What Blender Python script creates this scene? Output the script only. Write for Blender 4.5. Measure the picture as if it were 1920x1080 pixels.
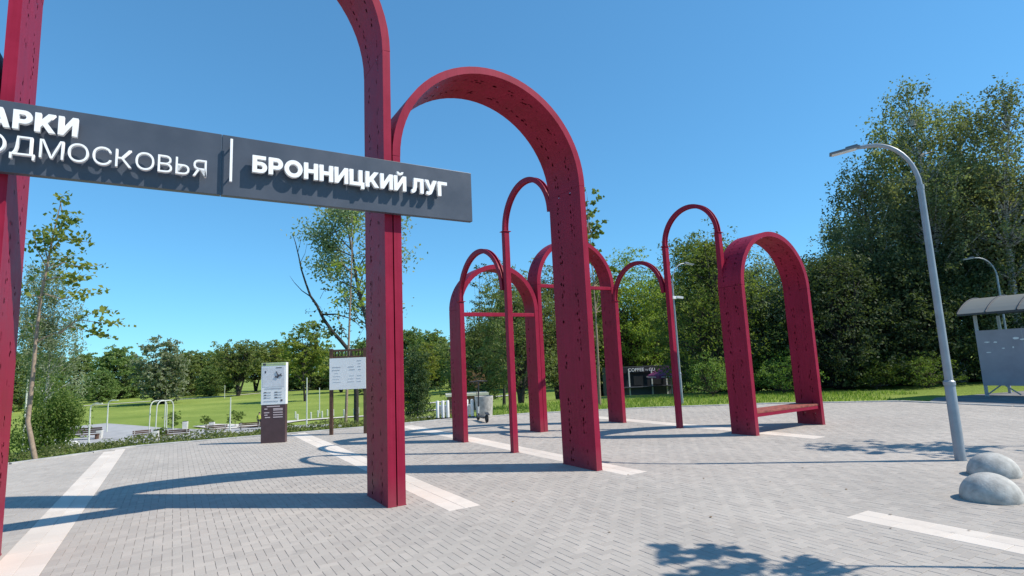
import bpy, bmesh, math, random
import numpy as np
from mathutils import Vector, Matrix

for o in list(bpy.data.objects):
    bpy.data.objects.remove(o)
scene = bpy.context.scene
COL = scene.collection
R = math.radians

# ------------------------------------------------------------------ camera
EYE = np.array([0.0, 0.0, 1.6])
PITCH, ROLL, FPX = R(7.75), R(2.5), 1040.0          # focal length in pixels of a 1920 px wide frame
_F = np.array([0, math.cos(PITCH), math.sin(PITCH)])
_U0 = np.array([0, -math.sin(PITCH), math.cos(PITCH)])
_R0 = np.array([1.0, 0, 0])
CR = math.cos(ROLL) * _R0 - math.sin(ROLL) * _U0
CU = math.sin(ROLL) * _R0 + math.cos(ROLL) * _U0
cam = bpy.data.cameras.new('camera')
cam.sensor_width = 36.0
cam.lens = 36.0 * FPX / 1920.0
cam.clip_start = 0.05
cam.clip_end = 4000
camo = bpy.data.objects.new('camera', cam)
COL.objects.link(camo)
M = Matrix.Identity(4)
for i in range(3):
    M[i][0], M[i][1], M[i][2], M[i][3] = CR[i], CU[i], -_F[i], EYE[i]
camo.matrix_world = M
scene.camera = camo

# ------------------------------------------------------------------ sky, sun, exposure
SUN_EL, SUN_AZ = R(48.5), R(-9.5)                  # azimuth counted from +X
world = bpy.data.worlds.new('World')
scene.world = world
world.use_nodes = True
wn = world.node_tree
sky = wn.nodes.new('ShaderNodeTexSky')
sky.sky_type = 'NISHITA'
sky.sun_disc = False
sky.sun_elevation = SUN_EL
sky.sun_rotation = math.pi / 2 - SUN_AZ
sky.altitude = 0
sky.air_density = 1.0
sky.dust_density = 0.0
sky.ozone_density = 6.0
# the camera's response to the sky: softer roll-off to the horizon, stronger blue
gm = wn.nodes.new('ShaderNodeGamma')
gm.inputs[1].default_value = 0.7
wn.links.new(sky.outputs[0], gm.inputs[0])
tn = wn.nodes.new('ShaderNodeMix')
tn.data_type = 'RGBA'
tn.blend_type = 'MULTIPLY'
tn.inputs[0].default_value = 1.0
tn.inputs[7].default_value = (0.80, 1.58, 1.96, 1)
wn.links.new(gm.outputs[0], tn.inputs[6])
wn.links.new(tn.outputs[2], wn.nodes['Background'].inputs[0])
wn.nodes['Background'].inputs[1].default_value = 0.13
sun = bpy.data.lights.new('sun', 'SUN')
sun.energy = 5.0
sun.angle = R(0.5)
sun.color = (1.0, 0.92, 0.82)
suno = bpy.data.objects.new('sun', sun)
COL.objects.link(suno)
sdir = Vector((math.cos(SUN_EL) * math.cos(SUN_AZ), math.cos(SUN_EL) * math.sin(SUN_AZ), math.sin(SUN_EL)))
suno.rotation_euler = sdir.to_track_quat('Z', 'Y').to_euler()
suno.location = (30, -6, 40)
vs = scene.view_settings
vs.view_transform = 'Standard'
vs.look = 'None'
vs.exposure = 0.2
vs.gamma = 1.0
vs.use_curve_mapping = False
scene.render.film_transparent = False
scene.cycles.transparent_max_bounces = 24
scene.cycles.max_bounces = 8

# ------------------------------------------------------------------ frames and terrain
TH = R(31.4)                                        # the grid of arches and paving stripes
V2 = np.array([math.cos(TH), math.sin(TH)])         # along the arches (a)
U2 = np.array([-math.sin(TH), math.cos(TH)])        # along the stripes, away (b)
ORG = np.array([-1.447, 6.744])


def L(a, b, z=0.0):
    p = ORG + a * V2 + b * U2
    return (float(p[0]), float(p[1]), z)


PLAZA = np.array([(-30, 2), (-16, 7.6), (-12.2, 10.2), (-10.5, 11.75), (-9.75, 13.0), (-9.3, 13.8), (-7.3, 14.7), (-4.1, 16.1), (-2.3, 17.2),
                  (0.5, 18.0), (4, 18.25), (8, 17.85), (11.3, 16.75), (12.4, 14.2), (14.5, 11.6), (20, 5), (30, -8), (30, -18), (-30, -18)], float)


def sdf(P):
    """signed distance to the plaza outline, positive outside; P is (n, 2)"""
    P = np.atleast_2d(np.asarray(P, float))
    d = np.full(len(P), 1e9)
    ins = np.zeros(len(P), bool)
    n = len(PLAZA)
    for i in range(n):
        A, B = PLAZA[i], PLAZA[(i + 1) % n]
        e = B - A
        t = np.clip(((P - A) @ e) / (e @ e), 0, 1)
        d = np.minimum(d, np.linalg.norm(P - A - t[:, None] * e, axis=1))
        c = ((A[1] > P[:, 1]) != (B[1] > P[:, 1]))
        with np.errstate(divide='ignore', invalid='ignore'):
            xi = A[0] + (P[:, 1] - A[1]) / (B[1] - A[1] + 1e-12) * e[0]
        ins ^= c & (P[:, 0] < xi)
    return np.where(ins, -d, d)


def sstep(x, a, b):
    t = np.clip((x - a) / (b - a), 0, 1)
    return t * t * (3 - 2 * t)


def terr(P):
    P = np.atleast_2d(np.asarray(P, float))
    t = sdf(P)
    az = np.arctan2(P[:, 0], np.maximum(P[:, 1], 0.01))
    w = 1 - 0.45 * sstep(az, -0.28, 0.1)
    w = w * (1 - 0.95 * sstep(az, 0.42, 0.66))
    t0 = 0.4 + 4.2 * sstep(az, -0.2, 0.15)
    ln = 22 + 12 * sstep(az, -0.25, 0.1)
    z = -4.4 * w * sstep(t, t0, t0 + ln)
    z = z + 0.10 * np.sin(P[:, 0] * 0.11) * np.sin(P[:, 1] * 0.09 + 1) * sstep(t, 5, 40)
    z = z - 0.10 - 0.06 * sstep(-t, 0, 0.6) + 0.045 * sstep(t, 0.2, 1.2)
    return z


def tz(x, y):
    return float(terr([(x, y)])[0])


def ray(px, py):
    return _F + (px - 960) / FPX * CR - (py - 540) / FPX * CU


def on_terrain(px, py):
    d = ray(px, py)
    t, step = 5.0, 0.25
    while t < 900:
        p = EYE + d * t
        if p[2] < tz(p[0], p[1]):
            break
        t += step * (1 + t * 0.02)
    return float(p[0]), float(p[1]), tz(p[0], p[1])


def at_depth(px, py, Y):
    d = ray(px, py)
    p = EYE + d * (Y / d[1])
    return np.array([p[0], p[1], p[2]])


# ------------------------------------------------------------------ materials
MATS = {}


def nodes_of(name):
    m = bpy.data.materials.new(name)
    m.use_nodes = True
    nt = m.node_tree
    return m, nt, nt.nodes['Principled BSDF']


def N(nt, typ, **kw):
    n = nt.nodes.new(typ)
    for k, v in kw.items():
        if k.startswith('i_'):
            key = k[2:]
            n.inputs[int(key) if key.isdigit() else key].default_value = v
        else:
            setattr(n, k, v)
    return n


def lk(nt, a, b):
    nt.links.new(a, b)


def ramp(nt, fac, stops):
    r = nt.nodes.new('ShaderNodeValToRGB')
    while len(r.color_ramp.elements) < len(stops):
        r.color_ramp.elements.new(0.5)
    for e, (p, c) in zip(r.color_ramp.elements, stops):
        e.position = p
        e.color = (c[0], c[1], c[2], 1)
    lk(nt, fac, r.inputs[0])
    return r.outputs[0]


def math_n(nt, op, a, b=None, c=None, clamp=False):
    n = nt.nodes.new('ShaderNodeMath')
    n.operation = op
    n.use_clamp = clamp
    for i, x in enumerate((a, b, c)):
        if x is None:
            continue
        if isinstance(x, (int, float)):
            n.inputs[i].default_value = x
        else:
            lk(nt, x, n.inputs[i])
    return n.outputs[0]


def mix_col(nt, fac, c1, c2, mode='MIX'):
    n = nt.nodes.new('ShaderNodeMix')
    n.data_type = 'RGBA'
    n.blend_type = mode
    for sock, x in ((n.inputs[0], fac), (n.inputs[6], c1), (n.inputs[7], c2)):
        if isinstance(x, (int, float)):
            sock.default_value = x
        elif isinstance(x, (tuple, list)):
            sock.default_value = (x[0], x[1], x[2], 1)
        else:
            lk(nt, x, sock)
    return n.outputs[2]


def plain(name, col, rough=0.6, metal=0.0, var=0.08, scale=6.0, bump=0.0, spec=0.4):
    """one colour with soft wear and fine relief"""
    m, nt, b = nodes_of(name)
    tc = N(nt, 'ShaderNodeTexCoord')
    no = N(nt, 'ShaderNodeTexNoise', i_Scale=scale, i_Detail=6.0, i_Roughness=0.62)
    lk(nt, tc.outputs['Object'], no.inputs['Vector'])
    lo = tuple(c * (1 - var * 1.6) for c in col)
    hi = tuple(min(1, c * (1 + var)) for c in col)
    lk(nt, ramp(nt, no.outputs[0], [(0.3, lo), (0.7, hi)]), b.inputs['Base Color'])
    b.inputs['Metallic'].default_value = metal
    b.inputs['Specular IOR Level'].default_value = spec
    lk(nt, math_n(nt, 'MULTIPLY_ADD', no.outputs[0], 0.25, rough - 0.12, clamp=True), b.inputs['Roughness'])
    if bump:
        n2 = N(nt, 'ShaderNodeTexNoise', i_Scale=scale * 9, i_Detail=5.0)
        lk(nt, tc.outputs['Object'], n2.inputs['Vector'])
        bp = N(nt, 'ShaderNodeBump', i_Strength=bump, i_Distance=0.01)
        lk(nt, n2.outputs[0], bp.inputs['Height'])
        lk(nt, bp.outputs[0], b.inputs['Normal'])
    MATS[name] = m
    return m


def red_paint(name, perforated):
    m, nt, b = nodes_of(name)
    tc = N(nt, 'ShaderNodeTexCoord')
    no = N(nt, 'ShaderNodeTexNoise', i_Scale=2.3, i_Detail=7.0, i_Roughness=0.65)
    lk(nt, tc.outputs['Object'], no.inputs['Vector'])
    c = ramp(nt, no.outputs[0], [(0.3, (0.235, 0.012, 0.034)), (0.7, (0.31, 0.018, 0.050))])
    fine = N(nt, 'ShaderNodeTexNoise', i_Scale=55.0, i_Detail=3.0)
    lk(nt, tc.outputs['Object'], fine.inputs['Vector'])
    chips = ramp(nt, fine.outputs[0], [(0.735, (0, 0, 0)), (0.76, (1, 1, 1))])
    c = mix_col(nt, math_n(nt, 'MULTIPLY', chips, 0.2), c, (0.34, 0.13, 0.14))
    # rain streaks and faded patches
    mpg = N(nt, 'ShaderNodeMapping')
    mpg.inputs['Scale'].default_value = (26, 26, 0.7)
    lk(nt, tc.outputs['Object'], mpg.inputs[0])
    stk = N(nt, 'ShaderNodeTexNoise', i_Scale=1.0, i_Detail=4.0, i_Roughness=0.6)
    lk(nt, mpg.outputs[0], stk.inputs['Vector'])
    c = mix_col(nt, 0.28, c, ramp(nt, stk.outputs[0], [(0.34, (0.62, 0.62, 0.64)), (0.5, (1, 1, 1)), (0.72, (1.18, 1.5, 1.5))]), 'MULTIPLY')
    # dust near the foot of the legs
    sep = N(nt, 'ShaderNodeSeparateXYZ')
    geo = N(nt, 'ShaderNodeNewGeometry')
    lk(nt, geo.outputs['Position'], sep.inputs[0])
    foot = math_n(nt, 'SUBTRACT', 0.35, sep.outputs[2], clamp=True)
    foot = math_n(nt, 'MULTIPLY', foot, math_n(nt, 'MULTIPLY', no.outputs[0], 0.8), clamp=True)
    c = mix_col(nt, foot, c, (0.30, 0.22, 0.19))
    lk(nt, c, b.inputs['Base Color'])
    lk(nt, math_n(nt, 'MULTIPLY_ADD', no.outputs[0], 0.3, 0.32), b.inputs['Roughness'])
    b.inputs['Specular IOR Level'].default_value = 0.12
    bp = N(nt, 'ShaderNodeBump', i_Strength=0.06, i_Distance=0.01)
    lk(nt, no.outputs[0], bp.inputs['Height'])
    lk(nt, bp.outputs[0], b.inputs['Normal'])
    if perforated:
        # two columns of small irregular cut-outs through the sheet metal
        uv = N(nt, 'ShaderNodeUVMap', uv_map='UVMap')
        s2 = N(nt, 'ShaderNodeSeparateXYZ')
        lk(nt, uv.outputs[0], s2.inputs[0])
        u, v = s2.outputs[0], s2.outputs[1]
        d1 = math_n(nt, 'ABSOLUTE', math_n(nt, 'SUBTRACT', u, 0.29))
        d2 = math_n(nt, 'ABSOLUTE', math_n(nt, 'SUBTRACT', u, 0.71))
        colm = math_n(nt, 'LESS_THAN', math_n(nt, 'MINIMUM', d1, d2), 0.062)
        cv = N(nt, 'ShaderNodeCombineXYZ')
        lk(nt, math_n(nt, 'MULTIPLY', u, 0.95), cv.inputs[0])
        lk(nt, math_n(nt, 'MULTIPLY', v, 0.72), cv.inputs[1])
        jag = N(nt, 'ShaderNodeTexNoise', noise_dimensions='2D', i_Scale=34.0, i_Detail=1.0)
        lk(nt, cv.outputs[0], jag.inputs['Vector'])
        sh = N(nt, 'ShaderNodeVectorMath', operation='MULTIPLY_ADD')
        lk(nt, jag.outputs[1], sh.inputs[0])
        sh.inputs[1].default_value = (0.045, 0.045, 0)
        lk(nt, cv.outputs[0], sh.inputs[2])
        vo = N(nt, 'ShaderNodeTexVoronoi', voronoi_dimensions='2D', i_Scale=15.0, i_Randomness=0.9)
        lk(nt, sh.outputs[0], vo.inputs['Vector'])
        sp = N(nt, 'ShaderNodeSeparateColor')
        lk(nt, vo.outputs['Color'], sp.inputs[0])
        hole = math_n(nt, 'MULTIPLY', math_n(nt, 'LESS_THAN', vo.outputs['Distance'], 0.27), colm)
        hole = math_n(nt, 'MULTIPLY', hole, math_n(nt, 'GREATER_THAN', sp.outputs[0], 0.52))
        tr = N(nt, 'ShaderNodeBsdfTransparent')
        mx = N(nt, 'ShaderNodeMixShader')
        lk(nt, hole, mx.inputs[0])
        lk(nt, b.outputs[0], mx.inputs[1])
        lk(nt, tr.outputs[0], mx.inputs[2])
        lk(nt, mx.outputs[0], nt.nodes['Material Output'].inputs[0])
    MATS[name] = m
    return m


red_paint('red_paint', False)
red_paint('red_sheet', True)


def paver_mat(name, stops, rough=0.85):
    m, nt, b = nodes_of(name)
    geo = N(nt, 'ShaderNodeNewGeometry')
    oi = N(nt, 'ShaderNodeObjectInfo')
    rnd = math_n(nt, 'FRACT', math_n(nt, 'ADD', geo.outputs['Random Per Island'], oi.outputs['Random']))
    c = ramp(nt, rnd, stops)
    big = N(nt, 'ShaderNodeTexNoise', i_Scale=0.55, i_Detail=5.0, i_Roughness=0.6)
    lk(nt, geo.outputs['Position'], big.inputs['Vector'])
    c = mix_col(nt, 0.55, c, ramp(nt, big.outputs[0], [(0.3, (0.75, 0.75, 0.75)), (0.72, (1.12, 1.11, 1.09))]), 'MULTIPLY')
    fine = N(nt, 'ShaderNodeTexNoise', i_Scale=120.0, i_Detail=4.0, i_Roughness=0.7)
    lk(nt, geo.outputs['Position'], fine.inputs['Vector'])
    c = mix_col(nt, 0.5, c, ramp(nt, fine.outputs[0], [(0.3, (0.78, 0.78, 0.78)), (0.7, (1.12, 1.12, 1.12))]), 'MULTIPLY')
    st = N(nt, 'ShaderNodeTexNoise', i_Scale=3.3, i_Detail=3.0)
    lk(nt, geo.outputs['Position'], st.inputs['Vector'])
    c = mix_col(nt, ramp(nt, st.outputs[0], [(0.64, (0, 0, 0)), (0.76, (0.4, 0.4, 0.4))]), c, (0.20, 0.19, 0.18))
    wet = N(nt, 'ShaderNodeTexNoise', i_Scale=0.9, i_Detail=8.0, i_Roughness=0.72, i_Distortion=0.6)
    lk(nt, geo.outputs['Position'], wet.inputs['Vector'])
    c = mix_col(nt, ramp(nt, wet.outputs[0], [(0.56, (0, 0, 0)), (0.68, (0.22, 0.22, 0.22))]), c, (0.27, 0.25, 0.22))
    lk(nt, c, b.inputs['Base Color'])
    b.inputs['Roughness'].default_value = rough
    b.inputs['Specular IOR Level'].default_value = 0.3
    bp = N(nt, 'ShaderNodeBump', i_Strength=0.25, i_Distance=0.003)
    lk(nt, fine.outputs[0], bp.inputs['Height'])
    lk(nt, bp.outputs[0], b.inputs['Normal'])
    MATS[name] = m
    return m


paver_mat('paver_grey', [(0.0, (0.385, 0.352, 0.315)), (0.3, (0.41, 0.377, 0.337)), (0.7, (0.43, 0.395, 0.352)), (0.9, (0.455, 0.416, 0.37)), (1.0, (0.405, 0.367, 0.325))])
paver_mat('paver_cream', [(0.0, (0.62, 0.555, 0.485)), (0.5, (0.69, 0.625, 0.55)), (1.0, (0.655, 0.585, 0.51))])
plain('paving_bed', (0.27, 0.25, 0.225), 0.95, var=0.2, scale=9, bump=0.3)
plain('far_paving', (0.42, 0.415, 0.41), 0.9, var=0.1, scale=3, bump=0.2)
plain('kerb_stone', (0.44, 0.43, 0.41), 0.9, var=0.15, scale=5, bump=0.3)
plain('asphalt', (0.20, 0.20, 0.205), 0.95, var=0.2, scale=2, bump=0.4)
plain('park_path', (0.36, 0.355, 0.35), 0.95, var=0.12, scale=0.8, bump=0.2)
plain('pale_gravel', (0.60, 0.56, 0.50), 0.95, var=0.12, scale=1.5, bump=0.3)
plain('concrete', (0.45, 0.44, 0.405), 0.88, var=0.26, scale=7, bump=0.35)
plain('concrete_dark', (0.30, 0.31, 0.33), 0.85, var=0.15, scale=5, bump=0.3)
plain('lamp_grey', (0.30, 0.33, 0.36), 0.42, metal=0.25, var=0.1, scale=4)
plain('lamp_head', (0.17, 0.18, 0.20), 0.4, metal=0.3)
plain('diffuser', (0.75, 0.76, 0.76), 0.3)
plain('slate', (0.062, 0.074, 0.098), 0.38, var=0.1, scale=2.5)
plain('slate_edge', (0.045, 0.054, 0.072), 0.4)
plain('letter_white', (0.86, 0.86, 0.86), 0.4, var=0.02)
plain('brown_panel', (0.085, 0.048, 0.052), 0.4, var=0.1)
plain('white_panel', (0.80, 0.81, 0.80), 0.3, var=0.03)
plain('green_print', (0.50, 0.62, 0.22), 0.4)
plain('dark_print', (0.07, 0.07, 0.09), 0.5)
plain('grey_print', (0.42, 0.44, 0.48), 0.5)
plain('pale_print', (0.66, 0.68, 0.70), 0.5)
plain('pink_print', (0.62, 0.50, 0.50), 0.5)
plain('brown_wood', (0.10, 0.052, 0.034), 0.7, var=0.25, scale=9)
plain('bench_wood', (0.30, 0.085, 0.06), 0.65, var=0.3, scale=11, bump=0.2)
plain('white_post', (0.74, 0.75, 0.72), 0.5, var=0.08)
plain('black_rubber', (0.02, 0.02, 0.022), 0.8)
plain('dark_metal', (0.05, 0.052, 0.058), 0.45, metal=0.3)
plain('brick_wall', (0.33, 0.17, 0.12), 0.9, var=0.25, scale=8, bump=0.4)
plain('pale_roof', (0.55, 0.53, 0.42), 0.8)
plain('yellow_notice', (0.62, 0.58, 0.22), 0.5)
plain('shelter_panel', (0.30, 0.29, 0.33), 0.55, var=0.1, scale=2)
plain('shelter_frame', (0.36, 0.37, 0.39), 0.5, metal=0.2)
plain('paper', (0.80, 0.80, 0.80), 0.7, var=0.08)
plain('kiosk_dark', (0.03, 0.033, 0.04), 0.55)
plain('kiosk_counter', (0.10, 0.11, 0.13), 0.5)
plain('umbrella_purple', (0.20, 0.035, 0.11), 0.7)
plain('stone_pale', (0.62, 0.61, 0.57), 0.9, var=0.15, bump=0.3)
plain('cloth_dark', (0.03, 0.032, 0.04), 0.8)
plain('cloth_vest', (0.45, 0.50, 0.08), 0.7)
plain('skin', (0.48, 0.30, 0.22), 0.6)
plain('bark', (0.115, 0.09, 0.068), 0.95, var=0.4, scale=14, bump=0.5)
plain('bark_dark', (0.045, 0.04, 0.036), 0.95, var=0.4, scale=14, bump=0.5)
plain('bark_young', (0.30, 0.23, 0.165), 0.85, var=0.25, scale=16, bump=0.3)
plain('pole_pale', (0.55, 0.57, 0.50), 0.5)

# polycarbonate roof of the shelter
m, nt, b = nodes_of('polycarbonate')
b.inputs['Base Color'].default_value = (0.34, 0.34, 0.31, 1)
b.inputs['Roughness'].default_value = 0.45
tl = N(nt, 'ShaderNodeBsdfTranslucent')
tl.inputs[0].default_value = (0.30, 0.30, 0.28, 1)
mx = N(nt, 'ShaderNodeMixShader', i_0=0.4)
lk(nt, b.outputs[0], mx.inputs[1])
lk(nt, tl.outputs[0], mx.inputs[2])
lk(nt, mx.outputs[0], nt.nodes['Material Output'].inputs[0])
MATS['polycarbonate'] = m

# birch bark
m, nt, b = nodes_of('birch_bark')
tc = N(nt, 'ShaderNodeTexCoord')
mp = N(nt, 'ShaderNodeMapping')
mp.inputs['Scale'].default_value = (3, 3, 14)
lk(nt, tc.outputs['Object'], mp.inputs[0])
no = N(nt, 'ShaderNodeTexNoise', i_Scale=1.6, i_Detail=5.0)
lk(nt, mp.outputs[0], no.inputs['Vector'])
lk(nt, ramp(nt, no.outputs[0], [(0.42, (0.03, 0.028, 0.026)), (0.52, (0.52, 0.51, 0.48))]), b.inputs['Base Color'])
b.inputs['Roughness'].default_value = 0.8
MATS['birch_bark'] = m


def leaf_mat(name, c1, c2, trans=0.35, tcol=None):
    m, nt, b = nodes_of(name)
    geo = N(nt, 'ShaderNodeNewGeometry')
    oi = N(nt, 'ShaderNodeObjectInfo')
    no = N(nt, 'ShaderNodeTexNoise', i_Scale=0.7, i_Detail=2.0)
    lk(nt, geo.outputs['Position'], no.inputs['Vector'])
    f = math_n(nt, 'MULTIPLY_ADD', no.outputs[0], 2.2, math_n(nt, 'MULTIPLY_ADD', geo.outputs['Random Per Island'], 0.5, -0.85), clamp=True)
    c = ramp(nt, f, [(0.0, c1), (1.0, c2)])
    hs = N(nt, 'ShaderNodeHueSaturation')
    lk(nt, math_n(nt, 'MULTIPLY_ADD', oi.outputs['Random'], 0.04, 0.48), hs.inputs['Hue'])
    lk(nt, math_n(nt, 'MULTIPLY_ADD', oi.outputs['Random'], 0.3, 0.85), hs.inputs['Value'])
    lk(nt, c, hs.inputs['Color'])
    lk(nt, hs.outputs[0], b.inputs['Base Color'])
    b.inputs['Roughness'].default_value = 0.65
    b.inputs['Specular IOR Level'].default_value = 0.15
    tl = N(nt, 'ShaderNodeBsdfTranslucent')
    lk(nt, mix_col(nt, 1.0, hs.outputs[0], tcol or (1.25, 1.35, 0.6), 'MULTIPLY'), tl.inputs[0])
    mx = N(nt, 'ShaderNodeMixShader', i_0=trans)
    lk(nt, b.outputs[0], mx.inputs[1])
    lk(nt, tl.outputs[0], mx.inputs[2])
    lk(nt, mx.outputs[0], nt.nodes['Material Output'].inputs[0])
    MATS[name] = m


leaf_mat('leaf_mid', (0.085, 0.145, 0.035), (0.21, 0.28, 0.08), 0.42)
leaf_mat('leaf_dark', (0.035, 0.062, 0.03), (0.115, 0.155, 0.07), 0.32)
leaf_mat('leaf_birch', (0.075, 0.105, 0.065), (0.27, 0.29, 0.14), 0.42)
leaf_mat('leaf_silver', (0.15, 0.19, 0.12), (0.31, 0.355, 0.23), 0.38)
leaf_mat('leaf_yellow', (0.15, 0.20, 0.04), (0.31, 0.36, 0.09), 0.45)
leaf_mat('leaf_linden', (0.085, 0.135, 0.04), (0.25, 0.275, 0.06), 0.42)
leaf_mat('leaf_olive', (0.115, 0.14, 0.055), (0.215, 0.24, 0.10), 0.4)
leaf_mat('leaf_far', (0.11, 0.165, 0.055), (0.25, 0.31, 0.11), 0.42)
leaf_mat('leaf_dry', (0.16, 0.10, 0.05), (0.28, 0.19, 0.09), 0.3, (1.2, 1.1, 0.8))
leaf_mat('grass_blade', (0.13, 0.20, 0.035), (0.27, 0.36, 0.08), 0.4)

# lawn
m, nt, b = nodes_of('lawn')
geo = N(nt, 'ShaderNodeNewGeometry')
n1 = N(nt, 'ShaderNodeTexNoise', i_Scale=0.06, i_Detail=5.0, i_Roughness=0.6)
n2 = N(nt, 'ShaderNodeTexNoise', i_Scale=1.1, i_Detail=6.0, i_Roughness=0.7)
n3 = N(nt, 'ShaderNodeTexNoise', i_Scale=14.0, i_Detail=5.0, i_Roughness=0.7)
for n in (n1, n2, n3):
    lk(nt, geo.outputs['Position'], n.inputs['Vector'])
c = ramp(nt, n1.outputs[0], [(0.30, (0.15, 0.225, 0.042)), (0.68, (0.29, 0.355, 0.085))])
c = mix_col(nt, 0.6, c, ramp(nt, n2.outputs[0], [(0.3, (0.7, 0.72, 0.65)), (0.72, (1.2, 1.15, 1.2))]), 'MULTIPLY')
c = mix_col(nt, 0.6, c, ramp(nt, n3.outputs[0], [(0.3, (0.6, 0.62, 0.55)), (0.72, (1.3, 1.25, 1.2))]), 'MULTIPLY')
lk(nt, c, b.inputs['Base Color'])
b.inputs['Roughness'].default_value = 1.0
b.inputs['Specular IOR Level'].default_value = 0.1
bp = N(nt, 'ShaderNodeBump', i_Strength=0.8, i_Distance=0.06)
lk(nt, n3.outputs[0], bp.inputs['Height'])
lk(nt, bp.outputs[0], b.inputs['Normal'])
MATS['lawn'] = m

# ------------------------------------------------------------------ mesh helpers


class MB:
    def __init__(self):
        self.v, self.f, self.uv, self.mi = [], [], {}, {}

    def face(self, pts, uv=None, mi=0):
        i = len(self.v)
        self.v.extend([tuple(map(float, p)) for p in pts])
        k = len(self.f)
        self.f.append(tuple(range(i, i + len(pts))))
        if uv:
            self.uv[k] = uv
        if mi:
            self.mi[k] = mi

    def box(self, c, s, rz=0.0, rx=0.0, ry=0.0, taper=1.0):
        m = Matrix.Translation(Vector(c)) @ Matrix.Rotation(rz, 4, 'Z') @ Matrix.Rotation(ry, 4, 'Y') @ Matrix.Rotation(rx, 4, 'X')
        x, y, z = s[0] / 2, s[1] / 2, s[2] / 2
        P = []
        for sz in (-1, 1):
            k = taper if sz > 0 else 1.0
            for sx, sy in ((-1, -1), (1, -1), (1, 1), (-1, 1)):
                P.append(tuple(m @ Vector((sx * x * k, sy * y * k, sz * z))))
        i = len(self.v)
        self.v.extend(P)
        for q in ((0, 3, 2, 1), (4, 5, 6, 7), (0, 1, 5, 4), (1, 2, 6, 5), (2, 3, 7, 6), (3, 0, 4, 7)):
            self.f.append(tuple(i + j for j in q))
        return self

    def tube(self, pts, r, n=8, cap=True):
        pts = [Vector(p) for p in pts]
        rs = r if isinstance(r, (list, tuple)) else [r] * len(pts)
        i0 = len(self.v)
        prev = None
        for k, p in enumerate(pts):
            d = (pts[min(k + 1, len(pts) - 1)] - pts[max(k - 1, 0)])
            if d.length < 1e-9:
                d = Vector((0, 0, 1))
            d.normalize()
            ref = prev if prev is not None else (Vector((1, 0, 0)) if abs(d.x) < 0.8 else Vector((0, 1, 0)))
            s = (ref - d * ref.dot(d)).normalized()
            prev = s
            t = d.cross(s)
            for j in range(n):
                a = 2 * math.pi * j / n
                self.v.append(tuple(p + (s * math.cos(a) + t * math.sin(a)) * rs[k]))
        for k in range(len(pts) - 1):
            for j in range(n):
                a, b_ = i0 + k * n + j, i0 + k * n + (j + 1) % n
                self.f.append((a, b_, b_ + n, a + n))
        if cap:
            self.f.append(tuple(i0 + j for j in reversed(range(n))))
            self.f.append(tuple(i0 + (len(pts) - 1) * n + j for j in range(n)))
        return self

    def lathe(self, prof, c=(0, 0, 0), n=24):
        i0 = len(self.v)
        for r, z in prof:
            for j in range(n):
                a = 2 * math.pi * j / n
                self.v.append((c[0] + r * math.cos(a), c[1] + r * math.sin(a), c[2] + z))
        for k in range(len(prof) - 1):
            for j in range(n):
                a, b_ = i0 + k * n + j, i0 + k * n + (j + 1) % n
                self.f.append((a, b_, b_ + n, a + n))
        self.f.append(tuple(i0 + j for j in reversed(range(n))))
        self.f.append(tuple(i0 + (len(prof) - 1) * n + j for j in range(n)))
        return self

    def prism(self, poly, z0, z1):
        """outline (x, y) extruded in z"""
        n = len(poly)
        i = len(self.v)
        self.v.extend([(p[0], p[1], z0) for p in poly] + [(p[0], p[1], z1) for p in poly])
        self.f.append(tuple(i + k for k in reversed(range(n))))
        self.f.append(tuple(i + n + k for k in range(n)))
        for k in range(n):
            self.f.append((i + k, i + (k + 1) % n, i + n + (k + 1) % n, i + n + k))
        return self

    def mesh(self, name):
        me = bpy.data.meshes.new(name)
        me.from_pydata(self.v, [], self.f)
        if self.uv:
            lay = me.uv_layers.new(name='UVMap')
            for k, q in self.uv.items():
                p = me.polygons[k]
                for li, c in zip(p.loop_indices, q):
                    lay.data[li].uv = c
        for k, mi in self.mi.items():
            me.polygons[k].material_index = mi
        me.update()
        return me

    def build(self, name, mat, parent=None, smooth=False, bevel=0.0, angle=40):
        mats = mat if isinstance(mat, (list, tuple)) else [mat]
        me = self.mesh(name)
        for q in mats:
            me.materials.append(MATS[q])
        if bevel:
            bm = bmesh.new()
            bm.from_mesh(me)
            bmesh.ops.remove_doubles(bm, verts=bm.verts, dist=1e-5)
            es = [e for e in bm.edges if len(e.link_faces) == 2 and e.calc_face_angle(0) > 0.6]
            bmesh.ops.bevel(bm, geom=es, offset=bevel, segments=2, affect='EDGES', profile=0.6)
            bm.to_mesh(me)
            bm.free()
        if smooth:
            me.polygons.foreach_set('use_smooth', [True] * len(me.polygons))
            me.set_sharp_from_angle(angle=R(angle))
        return put(name, me, parent)


def put(name, me, parent=None):
    o = bpy.data.objects.new(name, me)
    COL.objects.link(o)
    if parent is not None:
        o.parent = parent
    return o


def tag(o, label=None, cat=None, group=None, kind=None):
    for k, v in (('label', label), ('category', cat), ('group', group), ('kind', kind)):
        if v:
            o[k] = v
    return o


def thing(name, label, cat, loc=(0, 0, 0), rz=0.0, group=None):
    o = bpy.data.objects.new(name, None)
    COL.objects.link(o)
    o.empty_display_size = 0.2
    o.location = loc
    o.rotation_euler = (0, 0, rz)
    return tag(o, label, cat, group)


def copy_tree(o, label, parent=None, loc=None, rz=None, scale=None):
    c = o.copy()
    COL.objects.link(c)
    if parent is not None:
        c.parent = parent
    elif label:
        c['label'] = label
    if loc is not None:
        c.location = loc
    if rz is not None:
        c.rotation_euler = (0, 0, rz)
    if scale is not None:
        c.scale = scale
    for ch in o.children:
        copy_tree(ch, None, c)
    return c


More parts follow.
